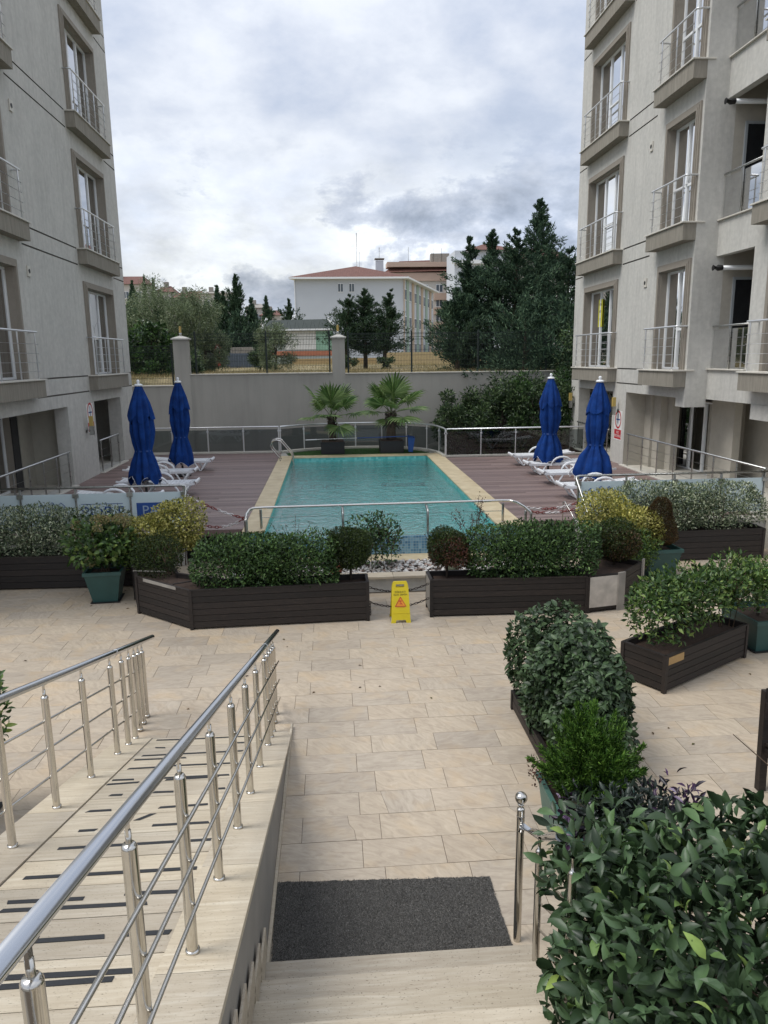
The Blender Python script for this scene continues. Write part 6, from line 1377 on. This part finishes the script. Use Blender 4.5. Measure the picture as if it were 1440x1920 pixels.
broad('fig_bush', 'dark low bush behind the left wall pier', -6.6, 36.0, gz, 1.2, .7, L_LAUREL, 208, 2500, .14, .08, 14, .1, zc=.45)
broad('field_bush', 'small dark bush under the left conifers in front of the school', 1.0, 43.5, gz, .9, .6, L_LAUREL, 209, 1800, .10, .05, 10, .1, zc=.45)
broad('field_bush', 'small dark bush at the foot of the leaning conifer', 3.3, 44.0, gz, .8, .45, L_LAUREL, 210, 1500, .10, .05, 10, .1, zc=.45)
for i, (x, y, r, h, lb_) in enumerate(((5.3, 28.7, 1.1, 2.6, 'leftmost laurel bush in front of the wall beyond the right deck'), (6.7, 28.6, 1.3, 3.3, 'laurel bush left of centre beyond the right deck railing'), (8.2, 28.4, 1.3, 3.4, 'tall laurel bush behind the right parasols'), (9.8, 28.2, 1.3, 3.3, 'laurel bush touching the far corner of the right building'), (11.4, 29.0, 1.4, 3.2, 'laurel bush hidden mostly behind the right building'))):
    broad('laurel_bush', lb_, x, y, 0, h, r, L_LAUREL if i != 2 else L_MID, 220+i, 9000, .15, .055, 40, .2, 'laurel bushes beyond the right deck', zc=.5)
broad('dark_shrub', 'dark shrub seen through the right building opening', 10.9, 29.5, 3.0, 2.8, 1.5, L_LAUREL, 230, 4000, .15, .06, 20, .1, zc=.4)
# dry grass tufts
rg = np.random.default_rng(240); n = 70000; y_ = 30.5+34*rg.random(n)**1.6; x_ = (rg.random(n)*2-1)*(.40*y_)+1
keep = (np.sin(x_*1.3)+np.sin(y_*.9+x_*.6)+rg.normal(size=n)*.8) > -.7; x_, y_ = x_[keep], y_[keep]
P = np.column_stack([x_, y_, [field_z(a, b)-.02 for a, b in zip(x_, y_)]])
o = link('dry_grass', leafmesh('dry_grass', P, rg.normal(size=P.shape)*.35+np.array((0, 0, 1)), rg.normal(size=P.shape), .22*rg.uniform(.3, 1.3, len(P)), .02, T_NEEDLE), L_DRY); tag(o, 'dry yellow grass growing over the field behind the wall', 'grass', kind='stuff')

# ================================================================ BUILDINGS BEYOND
def block(t, poly, z0, z1, mat, name='wall'): return MB().prism(poly, z0, z1).build(name, mat, t)
def win_on(t, A, B, u, z0, w, h, mat=None, fr=WHITE, out=.06):
    A = Vector((*A, 0)); B = Vector((*B, 0)); d = (B-A).normalized(); n = d.cross(Vector((0, 0, 1))); c = A+d*u; 
    w_ = MB().beam(c+d*-w/2+n*out/2+Vector((0, 0, z0+h/2)), c+d*w/2+n*out/2+Vector((0, 0, z0+h/2)), out, h).build('window', fr, t)
    for s in (-1, 1): MB().beam(c+d*(s*w/4-w*.2)+n*(out+.01)+Vector((0, 0, z0+h/2)), c+d*(s*w/4+w*.2)+n*(out+.01)+Vector((0, 0, z0+h/2)), .03, h*.86).build('pane', mat or FARGLASS, w_)
    return w_
FARGLASS = plain('far_window_glass', S('#4c565f'), .15)
t = thing('school', 'pale grey three-storey school with a hipped red tiled roof', 'building', (5, 115, 3.4))
A, B, C_ = (-4.6, 110), (11.0, 110), (18.4, 133); D_ = (2.8, 133)
block(t, [A, B, C_, D_], 2.8, 15.1, SCHOOLW)
ro = 1.0; e = [(-5.4, 109.2), (11.6, 109.2), (19.6, 133.8), (2.2, 133.8)]; r1, r2 = (4.4, 117.5), (10.3, 126)
MB().prism(e, 15.101, 15.35).build('eaves', WHITE, t)
MB().add([(x, y, 15.351) for x, y in e]+[(*r1, 17.75), (*r2, 17.75)], [(0, 1, 4), (1, 2, 5, 4), (2, 3, 5), (3, 0, 4, 5)]).build('roof', ROOF, t)
for u in (6.5, 8.1): win_on(t, A, B, u, 13.3, .75, 1.25)
GRN = plain('green_stripe', S('#93a699'), .85, var=.03); ORG_ = plain('orange_stripe', S('#b3a08c'), .85, var=.03)
dv = Vector((C_[0]-B[0], C_[1]-B[1], 0)); Ls = dv.length; dv.normalize(); nv = dv.cross(Vector((0, 0, 1)))
for i, (u, m_) in enumerate(((2.3, GRN), (6.3, ORG_), (10.0, GRN), (13.6, ORG_), (17.5, GRN), (21.2, ORG_))):
    c = Vector((*B, 0))+dv*u+nv*.06; MB().beam(c-dv*.75+Vector((0, 0, 8.9)), c+dv*.75+Vector((0, 0, 8.9)), .12, 12.2).build('painted_stripe', m_, t)
for u in (.8, 4.3, 8.2, 11.8, 15.6, 19.4, 22.8):
    for z in (4.6, 8.4, 12.2): win_on(t, B, C_, u, z, 1.5, 1.6)
MB().beam((-4.62, 109.95, 15), (-4.62, 109.95, 3.2), .12, .12, (1, 0, 0)).build('drain_pipe', WHITE, t); MB().beam((11.02, 109.93, 15), (11.02, 109.93, 3.2), .14, .14, (1, 0, 0)).build('drain_pipe', ORG_, t)
ch = MB().box(7.7, 8.9, 121, 122.2, 16.4, 19.0).build('chimney', SCHOOLW, t); MB().box(7.55, 9.05, 120.9, 122.3, 19.2, 19.35).build('chimney_cap', GREYBOARD, ch)
MB().tube([(4.6, 118, 17.6), (4.6, 118, 22.6)], .06, 6).build('antenna', STEEL2, t); MB().tube([(8.3, 121.6, 19.3), (8.3, 121.6, 21.0)], .06, 6).build('antenna', STEEL2, t)
MB().tube([(5.0, 118, 17.6), (5.0, 118, 19.9)], .04, 6).build('antenna', STEEL2, t)
# small school annex
t = thing('annex_building', 'small low building with a dark green roof and painted banners in front of the school', 'building', (-3, 80, 3.3))
x0, x1, yA, yB = -6.5, .45, 80, 86
block(t, [(x0, yA), (x1, yA), (x1, yB), (x0, yB)], 2.9, 7.05, plain('annex_wall', S('#a9b0ae'), .9))
DG = plain('dark_green_roof', S('#2a322d'), .8, var=.1, scale=2)
MB().add([(x0-.4, yA-.45, 7.06), (x1+.35, yA-.45, 7.10), (x1-.5, yA+3, 8.25), (x0+.2, yA+3, 8.15), (x0-.4, yB+.4, 7.06), (x1+.35, yB+.4, 7.1)], [(0, 1, 2, 3), (3, 2, 5, 4), (1, 5, 2), (0, 3, 4)]).build('roof', DG, t)
for a, b in (((x0-.42, yA-.47, 7.06), (x0+.18, yA-.1, 8.2)), ((x1+.37, yA-.47, 7.1), (x1-.48, yA+.0, 8.2))): MB().beam(a, b, .1, .22).build('barge_board', WHITE, t)
MB().beam((x0-.4, yA-.5, 7.0), (x1+.3, yA-.5, 7.04), .1, .16).build('eaves_board', WHITE, t)
MB().box(x0+1.9, -1.35, yA-.08, yA-.01, 5.0, 6.85).build('white_banner', SIGNW, t); MB().box(-1.30, x1-.03, yA-.08, yA-.01, 4.9, 6.85).build('green_banner', plain('banner_green', S('#8fb59f'), .8), t)
rg = np.random.default_rng(250); 
for i in range(9): x = -4.2+i*.31; MB().beam((x, yA-.085, 5.3+rg.random()*.3), (x+rg.normal()*.15, yA-.085, 6.5+rg.random()*.2), .01, .05, (0, 1, 0)).build('painted_figure', GREYBOARD, t)
MB().box(x0, x1, yA-.06, yA-.005, 4.35, 4.85).build('orange_band', plain('orange_base', S('#b3745a'), .85), t)
def fence_wall(name, label, cat, x0, x1, y, z0, z1, mat, ribs=0, t_=.12):
    t = thing(name, label, cat, ((x0+x1)/2, y, z0)); MB().box(x0, x1, y, y+t_, z0, z1).build('panel', mat, t)
    if ribs:
        mb = MB(); n = int((x1-x0)/ribs)
        for i in range(n): mb.box(x0+i*ribs, x0+i*ribs+ribs*.4, y-.05, y-.001, z0, z1-.02)
        mb.build('ribs', mat, t, kind='stuff')
fence_wall('garden_wall', 'long beige wall across the dry field', 'wall', 4.3, 13, 60, 3.0, 4.45, plain('beige_wall', S('#b09e78'), .9))
fence_wall('garden_wall', 'low tan wall below the small building', 'wall', -3.2, 4.2, 66, 3.0, 4.05, plain('tan_wall', S('#a58e66'), .9))
fence_wall('metal_fence', 'blue-grey corrugated metal fence in the field', 'fence', -7.8, -5.2, 58, 3.2, 4.5, plain('metal_sheet', S('#56616e'), .5), .18)
fence_wall('slat_fence', 'dark slatted fence running left behind the road signs', 'fence', -14, -7.9, 62, 3.1, 4.6, plain('dark_slats', S('#454a4a'), .7), .2)
fence_wall('picket_fence', 'pale weathered picket fence above the metal sheets', 'fence', -8.2, -5.0, 64, 3.2, 5.05, GREYBOARD, .25)
t = thing('road_sign', 'warning triangle above a red round sign on a red post in the field', 'sign', (-8.3, 57.5, 3.4))
MB().tube([(-8.3, 57.5, 3.3), (-8.3, 57.5, 5.0)], .06, 8).build('post', RED, t)
for s_, m_, o_ in ((.34, RED, 0), (.22, SIGNW, -.02)): MB().add([(-8.3-s_, 57.42+o_, 4.72), (-8.3+s_, 57.42+o_, 4.72), (-8.3, 57.42+o_, 4.72+s_*1.75)], [(0, 1, 2)]).build('triangle', m_, t)
for s_, m_, o_ in ((.27, RED, 0), (.18, SIGNW, -.02)):
    MB().add([(-8.3+s_*math.cos(a), 57.42+o_, 4.40+s_*math.sin(a)) for a in np.linspace(0, 6.28, 17)[:-1]], [tuple(range(16))]).build('disc', m_, t)
MB().box(-8.45, -8.15, 57.38, 57.42, 3.62, 4.0).build('small_plate', RED, t)
def lamp_post(label, x, y, z, h, dx):
    t = thing('street_lamp', label, 'lamp', (x, y, z)); MB().tube([(x, y, z), (x, y, z+h), (x+dx*.5, y, z+h+.3), (x+dx, y, z+h+.35)], [.08, .06, .05, .05], 8).build('post', STEEL2, t); MB().box(min(x+dx, x+dx*1.4), max(x+dx, x+dx*1.4), y-.1, y+.1, z+h+.3, z+h+.42).build('lamp_head', WHITE, t)
lamp_post('street lamp beside the left side of the school', -4.2, 95, 3.4, 5.4, -1.2)
# apartment blocks far behind
PINK = plain('pink_render', S('#b39c8d'), .9, var=.05, scale=.5); CREAM = plain('cream_render', S('#bdb9b2'), .9, var=.04, scale=.4)
t = thing('apartment_building', 'pink and cream apartment block with a red roof behind the school', 'building', (20, 165, 5))
A, B = (13, 165), (29, 165); block(t, [A, B, (29, 178), (13, 178)], 4, 21.9, CREAM)
MB().add([(12.2, 164.2, 21.95), (29.6, 164.2, 22.3), (29.6, 179, 22.3), (12.2, 179, 21.95), (16, 170, 24.9), (29, 170, 25.3)], [(0, 1, 5, 4), (1, 2, 5), (2, 3, 4, 5), (3, 0, 4)]).build('roof', ROOF, t)
MB().box(12.8, 29.2, 164.6, 164.99, 20.2, 21.9).build('pink_band', PINK, t); MB().box(12.9, 29.1, 164.5, 169, 23.1, 24.1).build('attic_storey', PINK, t); MB().box(22.5, 26.5, 166, 168, 24.1, 26.0).build('chimney', GREYBOARD, t)
for k in range(5):
    z = 17.2-k*3.0
    for u in (3.2, 6.0, 8.0, 11.2, 13.6): win_on(t, A, B, u, z+.6, 1.5, 1.7)
    MB().box(14, 19.5, 164.0, 164.99, z-1.0, z+.4).build('balcony', PINK, t); MB().box(23.0, 28, 164.0, 164.99, z-1.0, z+.4).build('balcony', PINK, t)
for x in (17.6, 23.0, 24.8): MB().tube([(x, 166, 24), (x, 166, 27.3)], .07, 5).build('antenna', STEEL2, t)
t = thing('apartment_building', 'white apartment block half hidden behind the big conifers', 'building', (30, 150, 5))
A, B = (25.0, 150), (37, 150); block(t, [A, B, (37, 160), (25, 160)], 4, 24.4, plain('white_render', S('#bfc4ca'), .9, var=.03)); MB().box(24.4, 37.5, 149.2, 149.99, 21.9, 22.6).build('cornice', WHITE, t); MB().add([(27, 149, 24.41), (38, 149, 24.41), (38, 161, 24.41), (27, 161, 24.41), (32, 155, 26.4)], [(0, 1, 4), (1, 2, 4), (2, 3, 4), (3, 0, 4)]).build('roof', ROOF, t)
for k in range(6):
    for u in (1.5, 4.0, 7.0, 10.0): win_on(t, A, B, u, 19.2-k*2.9, 1.3, 1.4)
t = thing('far_house', 'red-roofed block above the far right conifers', 'building', (40, 150, 5)); block(t, [(38.5, 152), (48, 152), (48, 160), (38.5, 160)], 4, 23.2, CREAM); MB().add([(38, 151.5, 23.21), (48.5, 151.5, 23.21), (48.5, 160.5, 23.21), (38, 160.5, 23.21), (41, 156, 25.5), (46, 156, 25.5)], [(0, 1, 5, 4), (1, 2, 5), (2, 3, 4, 5), (3, 0, 4)]).build('roof', ROOF, t)
FH = [(-42, -34.8, 150, 18.4, 20.3, 'cream block with a red roof just right of the left building'), (-34.6, -31.3, 158, 17.6, 19.2, 'pale house with a brown roof behind the cypresses'), (-30.5, -24.6, 155, 16.2, 17.9, 'far house with a red gable roof above the olive trees'), (-24.4, -18.2, 150, 16.6, 17.4, 'flat pale far house behind the dark conifer group'), (-13.8, -9.5, 160, 13.0, 14.3, 'small cream house behind the dark conifers on the left'), (-18.0, -14.0, 170, 15.2, 16.4, 'far pale house between the conifers')]
for i, (xa, xb, y, ze, zr, lb_) in enumerate(FH):
    t = thing('far_house', lb_, 'building', ((xa+xb)/2, y, 5)); block(t, [(xa, y), (xb, y), (xb, y+9), (xa, y+9)], 3, ze, CREAM)
    MB().add([(xa-.5, y-.5, ze+.01), (xb+.5, y-.5, ze+.01), (xb+.5, y+9.5, ze+.01), (xa-.5, y+9.5, ze+.01), (xa+1, y+4.5, zr), (xb-1, y+4.5, zr)], [(0, 1, 5, 4), (1, 2, 5), (2, 3, 4, 5), (3, 0, 4)]).build('roof', ROOF if i not in (3, 5) else GREYBOARD, t)
    for u in (1.2, (xb-xa)/2, xb-xa-1.2): win_on(t, (xa, y), (xb, y), u, ze-2.6, 1.1, 1.3)
    MB().box(xa+1.2, xa+2.0, y+3, y+4, ze+.5, zr+.7).build('chimney', GREYBOARD, t)
